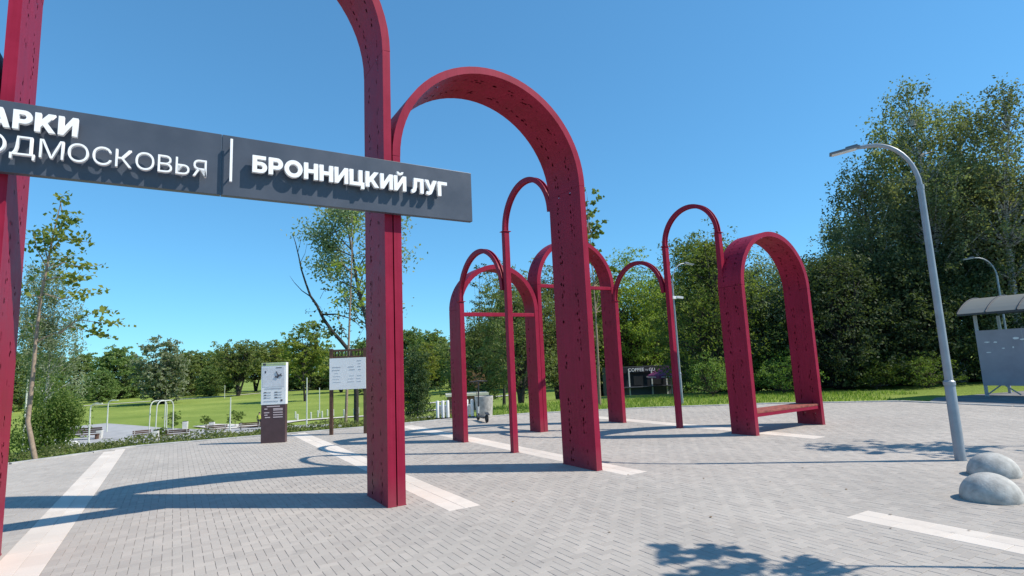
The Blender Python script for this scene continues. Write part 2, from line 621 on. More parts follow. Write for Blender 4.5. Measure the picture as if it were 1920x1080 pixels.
def quad_mesh(name, Q):
    """Q is (n, 4, 3): n separate quads"""
    n = len(Q)
    me = bpy.data.meshes.new(name)
    me.vertices.add(n * 4)
    me.vertices.foreach_set('co', np.ascontiguousarray(Q, dtype=np.float32).ravel())
    me.loops.add(n * 4)
    me.loops.foreach_set('vertex_index', np.arange(n * 4, dtype=np.int32))
    me.polygons.add(n)
    me.polygons.foreach_set('loop_start', np.arange(0, n * 4, 4, dtype=np.int32))
    me.polygons.foreach_set('loop_total', np.full(n, 4, dtype=np.int32))
    me.update(calc_edges=True)
    return me


# ------------------------------------------------------------------ ground, paths
rad = np.concatenate([np.linspace(0.0, 40, 100), 40 * (1.045 ** np.arange(1, 86))])
nA = 300
ang = np.linspace(0, 2 * math.pi, nA, endpoint=False)
cx, cy = 0.0, 6.0
PX = cx + np.outer(rad, np.cos(ang))
PY = cy + np.outer(rad, np.sin(ang))
flat = np.stack([PX.ravel(), PY.ravel()], 1)
Z = terr(flat)
verts = np.column_stack([flat, Z])
faces = []
for i in range(len(rad) - 1):
    for j in range(nA):
        a, b_ = i * nA + j, i * nA + (j + 1) % nA
        faces.append((a, a + nA, b_ + nA, b_))
me = bpy.data.meshes.new('ground')
me.from_pydata(verts.tolist(), [], faces)
me.polygons.foreach_set('use_smooth', [True] * len(me.polygons))
me.materials.append(MATS['lawn'])
tag(put('ground', me), 'green lawn falling away from the plaza to the park', kind='structure')


def ribbon(name, pts, width, mat, lift=0.06, label=None, n=60):
    """a strip of path laid over the terrain"""
    pts = np.array(pts, float)
    seg = np.concatenate([[0], np.cumsum(np.linalg.norm(np.diff(pts, axis=0), axis=1))])
    s = np.linspace(0, seg[-1], n)
    P = np.stack([np.interp(s, seg, pts[:, k]) for k in (0, 1)], 1)
    for _ in range(4):
        P[1:-1] = (P[:-2] + 2 * P[1:-1] + P[2:]) / 4
    T = np.gradient(P, axis=0)
    T /= np.linalg.norm(T, axis=1)[:, None]
    Nn = np.stack([-T[:, 1], T[:, 0]], 1)
    w = np.interp(s, seg, width) if hasattr(width, '__len__') else np.full(n, width)
    mb = MB()
    K = 7
    for k in range(K):
        q = P + Nn * (w * (k / (K - 1) - 0.5))[:, None]
        zz = terr(q) + lift
        mb.v.extend([(x, y, z) for (x, y), z in zip(q, zz)])
    for k in range(K - 1):
        for i in range(n - 1):
            mb.f.append((k * n + i, k * n + i + 1, (k + 1) * n + i + 1, (k + 1) * n + i))
    o = mb.build(name, mat, smooth=True, angle=60)
    return tag(o, label, kind='structure')


def tp(px, py):
    x, y, z = on_terrain(px, py)
    return (x, y)


ribbon('path', [tp(60, 838), tp(200, 825), tp(330, 818), tp(430, 812), tp(520, 803), tp(640, 797), tp(760, 792)], [9, 10, 11, 8, 4.0, 2.2, 2.0], 'park_path', label='grey path below the plaza')
ribbon('path', [tp(150, 800), tp(230, 812), tp(300, 816)], [6, 8, 8], 'park_path', 0.09, label='grey side path joining beside the lawn')
ribbon('path', [tp(380, 799), tp(440, 802), tp(500, 797), tp(560, 790), tp(660, 783), tp(760, 775), tp(850, 766)], [2.5, 4.5, 4, 1.6, 1.4, 1.3, 1.3], 'pale_gravel', 0.12, label='pale gravel strip along the lawn')
ribbon('path', [tp(110, 765), tp(250, 755), tp(400, 745), tp(520, 735), tp(640, 728)], 3.0, 'pale_gravel', 0.10, label='pale far path along the wood')
ribbon('path', [tp(740, 762), tp(850, 752), tp(960, 742)], 1.6, 'pale_gravel', 0.10, label='pale path across the lawn behind the arches')

# asphalt pad of the bus stop
pad = [(11.9, 16.4), (12.9, 14.2), (14.9, 11.9), (20.3, 5.3), (34, -8), (60, 10), (40, 30), (20.5, 19.6), (15.6, 18.3), (13.0, 17.6)]
tag(MB().prism(pad, -0.2, -0.012).build('road', 'asphalt'), 'dark asphalt pad around the bus shelter', kind='structure')

# plaza: bed, outer sheet, pavers
inner = [tuple(p) for p in PLAZA]
tag(MB().prism(inner, -0.16, -0.009).build('paving_bed', 'paving_bed'), 'sand bed under the pavers', kind='structure')
STRIPES = [(-3.6, -3.2, -4.0, 10.4), (0.4, 0.8, -0.56, 9.84), (3.12, 3.52, -0.48, 8.72), (7.76, 8.16, -0.4, 6.8), (3.28, 3.68, -6.96, -3.36)]
random.seed(4)
rng = np.random.default_rng(4)
CELL = 0.08


def in_stripe(a, b):
    for a0, a1, b0, b1 in STRIPES:
        if a0 < a < a1 and b0 < b < b1:
            return True
    return False


def in_stripe_np(a, b):
    r = np.zeros(a.shape, bool)
    for a0, a1, b0, b1 in STRIPES:
        r |= (a > a0) & (a < a1) & (b > b0) & (b < b1)
    return r


def cell_world(a, b):
    return ORG[None] + a[:, None] * V2[None] + b[:, None] * U2[None]


IA, IB = np.meshgrid(np.arange(-200, 300), np.arange(-225, 225), indexing='ij')
ia, ib = IA.ravel(), IB.ravel()
ca, cb = (ia + 0.5) * CELL, (ib + 0.5) * CELL
W = cell_world(ca, cb)
vis = (W[:, 1] > 1.2) & (np.abs(W[:, 0]) < W[:, 1] * 1.02 + 3.0)
ok = vis & (sdf(W) < -0.08) & ~in_stripe_np(ca, cb)
okset = set(zip(ia[ok].tolist(), ib[ok].tolist()))
J = 0.0012
bricks = []                                        # (a, b, la, lb)
for (i, j) in okset:
    r4 = (i - j) % 4
    if r4 == 0:
        bricks.append((i, j, 2, 1) if (i + 1, j) in okset else (i, j, 1, 1))
    elif r4 == 1:
        if (i - 1, j) not in okset:
            bricks.append((i, j, 1, 1))
    elif r4 == 3:
        bricks.append((i, j, 1, 2) if (i, j + 1) in okset else (i, j, 1, 1))
    else:
        if (i, j - 1) not in okset:
            bricks.append((i, j, 1, 1))
bricks.sort()
BA = np.array(bricks, float)
c_a = (BA[:, 0] + BA[:, 2] / 2) * CELL
c_b = (BA[:, 1] + BA[:, 3] / 2) * CELL
CW = cell_world(c_a, c_b)
rel = np.column_stack([CW, np.full(len(CW), -EYE[2])])
dep = rel @ _F
sx = 960 + FPX * (rel @ CR) / dep
sy = 540 - FPX * (rel @ CU) / dep
inframe = (sx > 10) & (sx < 1910) & (sy < 1072) & (dep > 0.5)
area = BA[:, 2] * BA[:, 3] / dep ** 3
order = np.argsort(np.where(inframe, -area, 1.0))
single = set(order[:300].tolist())


def paver_box(la, lb, top=0.0, ch=0.002):
    """slightly chamfered block, local to the grid axes, centred"""
    x, y = la / 2 - J, lb / 2 - J
    z0, z1, z2 = -0.03, top - ch, top
    P = []
    for z, k in ((z0, 0), (z1, 0), (z2, ch)):
        P += [(-x + k, -y + k, z), (x - k, -y + k, z), (x - k, y - k, z), (-x + k, y - k, z)]
    F = [(8, 9, 10, 11)]
    for k in (0, 4):
        for q in range(4):
            F.append((k + q, k + (q + 1) % 4, k + 4 + (q + 1) % 4, k + 4 + q))
    return np.array(P), F


vs_, fs_ = [], []
base = 0
rot = np.array([[V2[0], U2[0], 0], [V2[1], U2[1], 0], [0, 0, 1]])
cache = {}
for k, (i, j, la, lb) in enumerate(bricks):
    if k in single:
        continue
    if (la, lb) not in cache:
        P, F = paver_box(la * CELL, lb * CELL)
        cache[(la, lb)] = (P @ rot.T, F)
    P, F = cache[(la, lb)]
    t = np.array([CW[k, 0], CW[k, 1], rng.uniform(-0.0016, 0.0008)])
    vs_.append(P + t)
    fs_.extend([(a + base, b_ + base, c_ + base, d_ + base) for a, b_, c_, d_ in F])
    base += len(P)
me = bpy.data.meshes.new('pavement')
me.from_pydata(np.concatenate(vs_).tolist(), [], fs_)
me.materials.append(MATS['paver_grey'])
pav = bpy.data.objects.new('pavement', None)
COL.objects.link(pav)
tag(pav, 'plaza of grey concrete pavers in herringbone', kind='structure')
rest = put('pavers', me, pav)
rest['kind'] = 'stuff'
protos = {}
for k in sorted(single):
    i, j, la, lb = bricks[k]
    if (la, lb) not in protos:
        P, F = paver_box(la * CELL, lb * CELL)
        pm = bpy.data.meshes.new('paver')
        pm.from_pydata(P.tolist(), [], F)
        pm.materials.append(MATS['paver_grey'])
        protos[(la, lb)] = pm
    o = put('paver', protos[(la, lb)], pav)
    o.location = (CW[k, 0], CW[k, 1], rng.uniform(-0.0016, 0.0008))
    o.rotation_euler = (rng.normal(0, 0.004), rng.normal(0, 0.004), TH)
# plain paving outside what the pavers cover (behind the camera, far to the sides)
outer = MB()
gx, gy = np.arange(-29.5, 29.6, 1.0), np.arange(-17.5, 19, 1.0)
for x in gx:
    for y in gy:
        if not (y > 1.9 and abs(x) < y * 1.02 + 2.2) and sdf([(x, y)])[0] < -0.8:
            outer.face([(x - .5, y - .5, -0.005), (x + .5, y - .5, -0.005), (x + .5, y + .5, -0.005), (x - .5, y + .5, -0.005)])
tag(outer.build('plaza_paving', 'far_paving'), 'plain grey paving at the rim of the plaza', kind='structure')

# cream stripes of larger slabs
PP, PF = paver_box(0.2, 0.4, 0.0005)
slab = bpy.data.meshes.new('slab')
slab.from_pydata(PP.tolist(), [], PF)
slab.materials.append(MATS['paver_cream'])
PP, PF = paver_box(0.2, 0.2, 0.0005)
slab_h = bpy.data.meshes.new('slab')
slab_h.from_pydata(PP.tolist(), [], PF)
slab_h.materials.append(MATS['paver_cream'])
for (a0, a1, b0, b1), lab in zip(STRIPES, ('cream stripe running past the left leg of the sign arch', 'cream stripe running past the middle red post', 'cream stripe under the tall arch leg and thin arches',
                                           'cream stripe under the bench arch', 'short cream stripe beside the concrete hemispheres')):
    so = bpy.data.objects.new('paving_stripe', None)
    COL.objects.link(so)
    tag(so, lab, kind='structure')
    for c in (0, 1):
        bb = b0
        first = True
        while bb < b1 - 0.05:
            ln = 0.2 if (first and c) or b1 - bb < 0.35 else 0.4
            first = False
            ac, bc = a0 + 0.1 + 0.2 * c, bb + ln / 2
            p = L(ac, bc)
            if bb + ln <= b1 + 0.06 and sdf([p[:2]])[0] < -0.15 and p[1] > 0.5:
                o = put('slab', slab if ln > 0.3 else slab_h, so)
                o.location = (p[0], p[1], rng.uniform(-0.001, 0.001))
                o.rotation_euler = (0, 0, TH)
            bb += ln

# kerb stones round the far rim of the plaza
kerb = bpy.data.objects.new('kerb', None)
COL.objects.link(kerb)
tag(kerb, 'pale concrete kerb along the far rim of the plaza', kind='structure')
km = MB().box((0, 0, -0.03), (0.985, 0.16, 0.15)).mesh('kerb_stone')
km.materials.append(MATS['kerb_stone'])
for i in range(1, 14):
    A, B = PLAZA[i], PLAZA[i + 1]
    ln = np.linalg.norm(B - A)
    n = max(1, int(round(ln)))
    for k in range(n):
        p = A + (B - A) * (k + 0.5) / n
        o = put('kerb_stone', km, kerb)
        o.location = (p[0], p[1], -0.022 + rng.uniform(-0.004, 0.004))
        o.rotation_euler = (0, 0, math.atan2(B[1] - A[1], B[0] - A[0]))
        o.scale = (ln / n, 1, 1)


# ------------------------------------------------------------------ red arches
def band(path, depth, thick, s0=0.0, nrm=None):
    """sheet-metal band: path is a list of (x, z) on its centre line; perforated wide faces, plain edges"""
    P = np.array(path, float)
    T = np.gradient(P, axis=0)
    T /= np.linalg.norm(T, axis=1)[:, None]
    Nn = np.stack([T[:, 1], -T[:, 0]], 1)            # to the outside for a left-to-right arch ... right of travel
    s = s0 + np.concatenate([[0], np.cumsum(np.linalg.norm(np.diff(P, axis=0), axis=1))])
    mb = MB()
    A = P + Nn * thick / 2
    B = P - Nn * thick / 2
    for i in range(len(P) - 1):
        j = i + 1
        for Q, fl in ((A, False), (B, True)):
            q = [(Q[i][0], 0, Q[i][1]), (Q[j][0], 0, Q[j][1]), (Q[j][0], depth, Q[j][1]), (Q[i][0], depth, Q[i][1])]
            uv = [(0, s[i]), (0, s[j]), (1, s[j]), (1, s[i])]
            if fl:
                q, uv = q[::-1], uv[::-1]
            mb.face(q, uv, 1)
        for y, fl in ((0.0, True), (depth, False)):
            # the edges stand 3 mm proud as folded flanges
            e = -0.003 if y == 0 else 0.003
            q = [(A[i][0], y + e, A[i][1]), (A[j][0], y + e, A[j][1]), (B[j][0], y + e, B[j][1]), (B[i][0], y + e, B[i][1])]
            mb.face(q[::-1] if fl else q, [(0, 0)] * 4)
    # flange lips
    for Q, sg in ((A, 1), (B, -1)):
        for y0, y1 in ((-0.003, 0.0), (depth, depth + 0.003)):
            for i in range(len(P) - 1):
                j = i + 1
                mb.face([(Q[i][0], y0, Q[i][1]), (Q[j][0], y0, Q[j][1]), (Q[j][0], y1, Q[j][1]), (Q[i][0], y1, Q[i][1])], [(0, 0)] * 4)
    return mb


def arc_path(x0, x1, z, n=36):
    r = (x1 - x0) / 2
    c = (x0 + x1) / 2
    return [(c - r * math.cos(math.pi * k / n), z + r * math.sin(math.pi * k / n)) for k in range(n + 1)]


def wide_arch(label, a0, a1, b0, depth, spring, thick=0.1, crossbar=None, bench=None, group='wide red arches'):
    t = thing('red_arch', label, 'arch', L((a0 + a1) / 2, b0), TH, group)
    w = a1 - a0
    x0, x1 = -w / 2 + thick / 2, w / 2 - thick / 2
    for x, s in ((x0, 0.0), (x1, 3.7)):
        n = 6
        mb = band([(x, (spring - 0.004) * k / n) for k in range(n + 1)], depth, thick, s + a0)
        mb.build('leg', ['red_paint', 'red_sheet'], t)
    mb = band(arc_path(x0, x1, spring), depth, thick + 0.003, 9.1 + a0)
    o = mb.build('arch_top', ['red_paint', 'red_sheet'], t, smooth=True, angle=30)
    mb = MB()
    for x in (x0, x1):
        mb.box((x, depth / 2, 0.012), (thick + 0.05, depth + 0.06, 0.022))
    for x in (x0, x1):
        MB().box((x, depth / 2, 0.006), (thick + 0.012, depth + 0.012, 0.012)).build('base_plate', 'red_paint', t, bevel=0.003)
    if crossbar:
        MB().box((0, 0.05, crossbar), (w - 2 * thick - 0.004, 0.09, 0.085)).build('crossbar', 'red_paint', t, bevel=0.008)
        for x in (-0.28, 0.28):
            MB().tube([(x, 0.05, crossbar - 0.043), (x, 0.05, crossbar - 0.075)], 0.012, 8).build('swing_hook', 'dark_metal', t)
    if bench:
        se = MB()
        sr = thing_part('bench_seat', t)
        nsl = 4
        sw = (depth - 0.06) / nsl
        for k in range(nsl):
            MB().box((0, 0.03 + sw * (k + 0.5), bench - 0.02), (w - 2 * thick - 0.004, sw - 0.012, 0.04)).build('slat', 'bench_wood', sr, bevel=0.006)
        MB().box((0, depth / 2, bench - 0.075), (w - 2 * thick - 0.006, depth - 0.14, 0.06)).build('seat_frame', 'red_paint', t)
        MB().box((0, 0.05, bench - 0.073), (w - 2 * thick - 0.006, 0.03, 0.062)).build('seat_rail', 'red_paint', t)
    return t


def thing_part(name, parent):
    o = bpy.data.objects.new(name, None)
    COL.objects.link(o)
    o.parent = parent
    o.empty_display_size = 0.1
    return o


def thin_arch(label, a, b0, b1, spring, leg_to_ground=(True, True), group='thin red tube arches', top_half=0.045):
    """square tube hoop in the plane across the wide arches; b0 < b1"""
    t = thing('red_hoop', label, 'arch', L(a, (b0 + b1) / 2), TH, group)
    h = (b1 - b0) / 2
    lw = 0.055
    for y, down in ((-h, leg_to_ground[0]), (h, leg_to_ground[1])):
        if down is None:
            continue
        zb = 0.0 if down is True else down
        MB().box((0, y, (zb + spring) / 2), (2 * lw, 2 * lw, spring - zb)).build('leg', 'red_paint', t, bevel=0.008)
        if zb == 0.0:
            MB().box((0, y, 0.006), (0.125, 0.125, 0.012)).build('base_plate', 'red_paint', t)
        MB().box((0, y, spring + 0.006), (0.17, 0.15, 0.012)).build('flange', 'red_paint', t, bevel=0.002)
    # hoop of two parallel flat rails like a U channel
    r0, r1 = h - top_half, h + top_half
    mb = MB()
    n = 30
    for xa, xb in ((-0.046, -0.028), (0.028, 0.046), (-0.028, 0.028)):
        ra, rb = (r0, r1) if xb - xa < 0.03 else (r0 + 0.012, r1 - 0.03)
        for k in range(n):
            A0, A1 = math.pi * k / n, math.pi * (k + 1) / n
            c = []
            for aa in (A0, A1):
                for rr in (ra, rb):
                    c.append((-rr * math.cos(aa), spring + 0.012 + rr * math.sin(aa)))
            (i0, o0, i1, o1) = c
            for x, fl in ((xa, 0), (xb, 1)):
                q = [(x, *i0), (x, *i1), (x, *o1), (x, *o0)]
                mb.face(q[::-1] if fl else q)
            mb.face([(xa, *o0), (xa, *o1), (xb, *o1), (xb, *o0)])
            mb.face([(xa, *i1), (xa, *i0), (xb, *i0), (xb, *i1)])
    mb.build('hoop', 'red_paint', t)
    return t


A1L, A1R = -3.74, 0.0
wide_arch('tallest red arch that carries the dark name sign', A1L, A1R, 0.03, 0.82, 5.71)
wide_arch('big red arch between the sign post and the widest leaning leg', A1R + 0.016, 3.12, 0.03, 0.82, 4.3)
wide_arch('red arch mostly cut off by the left edge of the picture', A1L - 3.12, A1L - 0.016, 0.03, 0.82, 4.3)
wide_arch('low wide red arch with a wooden bench seat between its legs', 7.45, 9.83, 0.56, 0.56, 2.98, bench=0.45)
wide_arch('lower red arch with crossbar seen behind the hoop left of the big leg', 2.98, 5.095, 4.42, 0.44, 2.82, crossbar=2.72)
wide_arch('red arch with high crossbar half hidden behind the big leg', 5.105, 7.53, 4.42, 0.44, 3.46, crossbar=3.43)
thin_arch('tall thin red hoop joined to the back of the big arch leg', 3.065, 0.885, 2.40, 4.10, (None, True))
thin_arch('low thin red hoop between the tall hoop and the left crossbar arch', 3.03, 2.515, 4.362, 2.98, (None, True))
thin_arch('tall thin red hoop joined to the bench arch', 7.52, 1.05, 2.55, 4.16, (3.2, True))
thin_arch('low thin red hoop left of the hoop at the bench arch', 7.48, 2.665, 4.362, 3.08, (None, True))

# ------------------------------------------------------------------ name sign
sg = thing('name_sign', 'long dark slate sign with white raised letters across the tallest arch', 'sign', L(-1.8, -0.02), TH)
SZ0, SZ1 = 3.50, 4.17
for x0, x1 in ((-2.92, -0.122), (-0.118, 2.865)):
    MB().box(((x0 + x1) / 2, -0.04, (SZ0 + SZ1) / 2), (x1 - x0, 0.076, SZ1 - SZ0)).build('panel', 'slate', sg, bevel=0.004)
for x in (-1.76, 1.76):
    MB().box((x, 0.022, (SZ0 + SZ1) / 2), (0.09, 0.045, 0.4)).build('bracket', 'dark_metal', sg)
MB().box((-0.035, -0.158, 3.865), (0.024, 0.03, 0.47)).build('divider_bar', 'letter_white', sg)
for z in (3.70, 4.03):
    MB().box((-0.035, -0.11, z), (0.012, 0.066, 0.012)).build('bar_pin', 'dark_metal', sg)


def glyph_mesh(ch, off):
    c = bpy.data.curves.new('glyph', 'FONT')
    c.body = ch
    c.offset = off
    c.extrude = 0.03
    c.bevel_depth = 0.0
    c.resolution_u = 4
    o = bpy.data.objects.new('glyph', c)
    COL.objects.link(o)
    dg = bpy.context.evaluated_depsgraph_get()
    me = bpy.data.meshes.new_from_object(o.evaluated_get(dg))
    bpy.data.objects.remove(o)
    xs = [v.co.x for v in me.vertices]
    return me, min(xs), max(xs)


def arc2(cx_, cy_, rx, ry, a0, a1, n=10):
    return [(cx_ + rx * math.cos(a0 + (a1 - a0) * k / n), cy_ + ry * math.sin(a0 + (a1 - a0) * k / n)) for k in range(n + 1)]


PI = math.pi
BOLD = {
    'П': [[(0, 0), (0, 1), (.9, 1), (.9, 0), (.63, 0), (.63, .78), (.27, .78), (.27, 0)]],
    'А': [[(0, 0), (.36, 1), (.66, 1), (1.02, 0), (.735, 0), (.675, .18), (.345, .18), (.285, 0)], [(.41, .385), (.51, .70), (.61, .385)]],
    'Р': [[(0, 0), (0, 1), (.48, 1)] + arc2(.50, .655, .36, .345, PI / 2, -PI / 2, 12) + [(.27, .31), (.27, 0)], [(.27, .53)] + arc2(.47, .655, .12, .125, -PI / 2, PI / 2, 8) + [(.27, .78)]],
    'К': [[(0, 0), (0, 1), (.27, 1), (.27, .62), (.60, 1), (.93, 1), (.555, .53), (.96, 0), (.64, 0), (.37, .365), (.27, .26), (.27, 0)]],
    'И': [[(0, 0), (0, 1), (.26, 1), (.26, .42), (.66, 1), (.92, 1), (.92, 0), (.66, 0), (.66, .58), (.26, 0)]],
    'Б': [[(0, 0), (0, 1), (.78, 1), (.78, .79), (.27, .79), (.27, .645), (.5, .645)] + arc2(.5, .3225, .36, .3225, PI / 2, -PI / 2, 12), [(.27, .20)] + arc2(.47, .3225, .12, .1225, -PI / 2, PI / 2, 8) + [(.27, .445)]],
    'О': [arc2(.56, .5, .56, .525, 0, 2 * PI * 31 / 32, 31), arc2(.56, .5, .285, .285, 2 * PI * 31 / 32, 0, 31)],
    'Н': [[(0, 0), (0, 1), (.27, 1), (.27, .62), (.63, .62), (.63, 1), (.9, 1), (.9, 0), (.63, 0), (.63, .39), (.27, .39), (.27, 0)]],
    'Ц': [[(0, 0), (0, 1), (.27, 1), (.27, .22), (.63, .22), (.63, 1), (.9, 1), (.9, .22), (1.03, .22), (1.03, -.2), (.79, -.2), (.79, 0)]],
    'Л': [[(-.02, -.01), (-.02, .2), (.05, .21), (.11, .28), (.155, .5), (.17, 1), (.93, 1), (.93, 0), (.66, 0), (.66, .78), (.43, .78), (.41, .42), (.345, .14), (.22, .01), (.1, -.02)]],
    'У': [[(0, 1), (.3, 1), (.5, .5), (.68, 1), (.97, 1), (.62, .2), (.53, .06), (.40, -.02), (.24, -.02), (.1, .03), (.17, .23), (.26, .2), (.34, .22), (.385, .29)]],
    'Г': [[(0, 0), (0, 1), (.74, 1), (.74, .78), (.27, .78), (.27, 0)]],
}
BOLD['Й'] = BOLD['И'] + [[(.2, 1.27), (.34, 1.27), (.40, 1.2), (.52, 1.2), (.58, 1.27), (.72, 1.27), (.66, 1.13), (.55, 1.07), (.37, 1.07), (.26, 1.13)]]


def bold_glyph(ch):
    c = bpy.data.curves.new('glyph', 'CURVE')
    c.dimensions = '2D'
    c.fill_mode = 'BOTH'
    c.extrude = 0.03
    for loop in BOLD[ch]:
        sp_ = c.splines.new('POLY')
        sp_.points.add(len(loop) - 1)
        for q_, (x_, y_) in zip(sp_.points, loop):
            q_.co = (x_, y_, 0, 1)
        sp_.use_cyclic_u = True
    o = bpy.data.objects.new('glyph', c)
    COL.objects.link(o)
    dg = bpy.context.evaluated_depsgraph_get()
    me = bpy.data.meshes.new_from_object(o.evaluated_get(dg))
    bpy.data.objects.remove(o)
    xs = [v.co.x for v in me.vertices]
    return me, min(xs), max(xs)


def write(txt, x0, x1, z0, cap, off, y, gap, space, mat, parent, thick=0.05, name='letter'):
    items = []
    tot = 0.0
    for ch in txt:
        if ch == ' ':
            items.append(None)
            tot += space
            continue
        me, a, b_ = bold_glyph(ch) if off == 'bold' else glyph_mesh(ch, off)
        items.append((me, a, b_))
        tot += (b_ - a) + gap
    tot -= gap
    kx = (x1 - x0) / tot
    kz = cap if off == 'bold' else cap / (0.728 + 2 * off)
    o_ = 0 if off == 'bold' else off
    x = 0.0
    for it in items:
        if it is None:
            x += space
            continue
        me, a, b_ = it
        for v in me.vertices:
            X = x0 + (x + v.co.x - a) * kx
            Zz = z0 + (v.co.y + o_) * kz
            Y = y - v.co.z / 0.03 * thick / 2
            v.co = (X, Y, Zz)
        me.materials.clear()
        me.materials.append(MATS[mat])
        me.update()
        o = put(name, me, parent)
        x += (b_ - a) + gap
    return


write('БРОННИЦКИЙ ЛУГ', -1.63 + 1.8, 0.66 + 1.8, 3.765, 0.19, 'bold', -0.152, 0.085, 0.30, 'letter_white', sg, 0.045)
write('ПАРКИ', -3.93 + 1.8, -3.13 + 1.8, 3.885, 0.18, 'bold', -0.152, 0.10, 0.3, 'letter_white', sg, 0.045)
write('ПОДМОСКОВЬЯ', -3.95 + 1.8, -2.06 + 1.8, 3.645, 0.175, -0.008, -0.152, 0.12, 0.3, 'letter_white', sg, 0.045)


# ------------------------------------------------------------------ lamps
def street_lamp(label, base, az, h=4.72, reach=0.92, group='curved grey street lamps', zc=1.05, kw=0.93):
    t = thing('street_lamp', label, 'street lamp', base, az, group)
    MB().lathe([(0.074 * kw, 0), (0.072 * kw, 0.02), (0.07 * kw, zc), (0.064 * kw, zc + 0.02)], n=18).build('lower_pole', 'lamp_grey', t, smooth=True)
    MB().lathe([(0.079 * kw, zc - 0.02), (0.079 * kw, zc + 0.03), (0.06 * kw, zc + 0.05)], n=18).build('collar', 'lamp_grey', t, smooth=True)
    top = h * 0.835
    MB().lathe([(0.057 * kw, zc + 0.01), (0.046 * kw, top)], n=18).build('upper_pole', 'lamp_grey', t, smooth=True)
    MB().lathe([(0.052 * kw, top - 0.05), (0.052 * kw, top + 0.02), (0.036 * kw, top + 0.025)], n=18).build('arm_clamp', 'lamp_grey', t, smooth=True)
    pts = [(0, 0, top - 0.02)]
    rr = h - top
    for k in range(11):
        a = math.pi / 2 * k / 10
        pts.append((rr * 0.72 * (1 - math.cos(a)), 0, top + rr * 0.97 * math.sin(a)))
    pts.append((reach * 0.8, 0, h - 0.015))
    MB().tube(pts, [0.037 * kw] * 3 + [0.034 * kw] * 9 + [0.027 * kw], 12).build('arm', 'lamp_grey', t, smooth=True)
    hd = thing_part('lamp_head', t)
    MB().box((reach * 0.97, 0, h - 0.025), (0.42, 0.13, 0.035), ry=R(6)).build('housing', 'lamp_head', hd, bevel=0.01)
    MB().box((reach * 0.86, 0, h + 0.005), (0.17, 0.09, 0.05), ry=R(6)).build('driver_box', 'lamp_head', hd, bevel=0.01)
    MB().box((reach * 0.98, 0, h - 0.051), (0.34, 0.10, 0.012), ry=R(6)).build('diffuser', 'diffuser', hd)
    return t


street_lamp('tall grey street lamp leaning over the plaza by the hemispheres', (6.12, 7.99, 0), R(152))
x, y, z = 13.4, 23.0, -0.2
q = at_depth(1862, 620, 22.0)
street_lamp('smaller grey street lamp rising behind the bus shelter', (float(q[0]) + 0.5, 22.0, tz(q[0], 22.0)), R(165), h=5.1, reach=0.9, kw=0.75)
q = at_depth(1278, 740, 19.6)
lampc = street_lamp('grey lamp with white camera behind the tall hoop near the coffee kiosk', (float(q[0]), 19.6, tz(q[0], 19.6)), R(25), h=5.0, reach=0.85, kw=0.6)
hd = thing_part('camera', lampc)
MB().box((0.0, 0.0, 3.72), (0.16, 0.16, 0.10)).build('mount_box', 'white_post', hd, bevel=0.01)
MB().box((0.19, -0.1, 3.72), (0.24, 0.09, 0.08), rz=R(-18), ry=R(8)).build('camera_body', 'white_post', hd, bevel=0.01)


def park_pole(label, px, py, toppy, arm=True, dirx=1, group='pale poles in the park'):
    x, y, z = on_terrain(px, py)
    q = at_depth(px, toppy, y)
    h = max(1.5, q[2] - z)
    t = thing('park_lamp' if arm else 'park_pole', label, 'street lamp' if arm else 'pole', (x, y, z), 0, group)
    MB().lathe([(0.09, 0), (0.08, h * 0.3), (0.06, h * (0.9 if arm else 1.0))], n=8).build('pole', 'pole_pale', t, smooth=True)
    if arm:
        pts = [(0, 0, h * 0.88)] + [(dirx * 0.55 * (1 - math.cos(a)), 0, h * 0.88 + h * 0.12 * math.sin(a)) for a in np.linspace(0.1, 1.5, 6)] + [(dirx * 0.75, 0, h)]
        MB().tube(pts, 0.06, 8).build('arm', 'pole_pale', t, smooth=True)
        MB().box((dirx * 0.9, 0, h - 0.02), (0.5, 0.2, 0.08)).build('lamp_head', 'pole_pale', t)
    return t


park_pole('pale curved park lamp above the dark picnic bench', 166, 832, 757)
park_pole('pale curved park lamp at the near corner of the lawn', 200, 811, 751)
park_pole('grey pole close behind the young linden trunk', 42, 849, 705, False)
park_pole('short grey pole in front of the drooping green tree', 88, 846, 778, False)
park_pole('slim pale pole on the lawn left of the information totem', 431, 808, 745, False)
park_pole('slim pale pole between the totem and the notice board', 575, 800, 708, False)
park_pole('slim pole on the far lawn in front of the forked tree', 421, 747, 722, False)
park_pole('thin pale pole just right of the notice board post', 599, 775, 727, False)

# ------------------------------------------------------------------ plaza furniture
for (px, py, rad_, lab) in ((1878, 944, 0.262, 'nearer concrete hemisphere in the lower right corner'), (1880, 897, 0.262, 'farther concrete hemisphere next to the lamp foot')):
    d = ray(px, py - 3)
    tt = -EYE[2] / d[2]
    p = EYE + d * tt
    t = thing('hemisphere_barrier', lab, 'barrier', (float(p[0]) + 0.0, float(p[1]) + 0.12, 0), 0.5, 'concrete hemispheres')
    prof = [(rad_ * 0.985, 0.0), (rad_, 0.02)] + [(rad_ * math.cos(a), 0.02 + rad_ * 0.93 * math.sin(a)) for a in np.linspace(0.06, 1.5, 16)] + [(0.001, 0.02 + rad_ * 0.93)]
    MB().lathe(prof, n=40).build('dome', 'concrete', t, smooth=True, angle=60)
    MB().lathe([(0.016, 0.0), (0.014, 0.012), (0.004, 0.013)], (-rad_ * 0.45, -rad_ * 0.45, rad_ * 0.70), 10).build('lifting_eye', 'dark_metal', t)


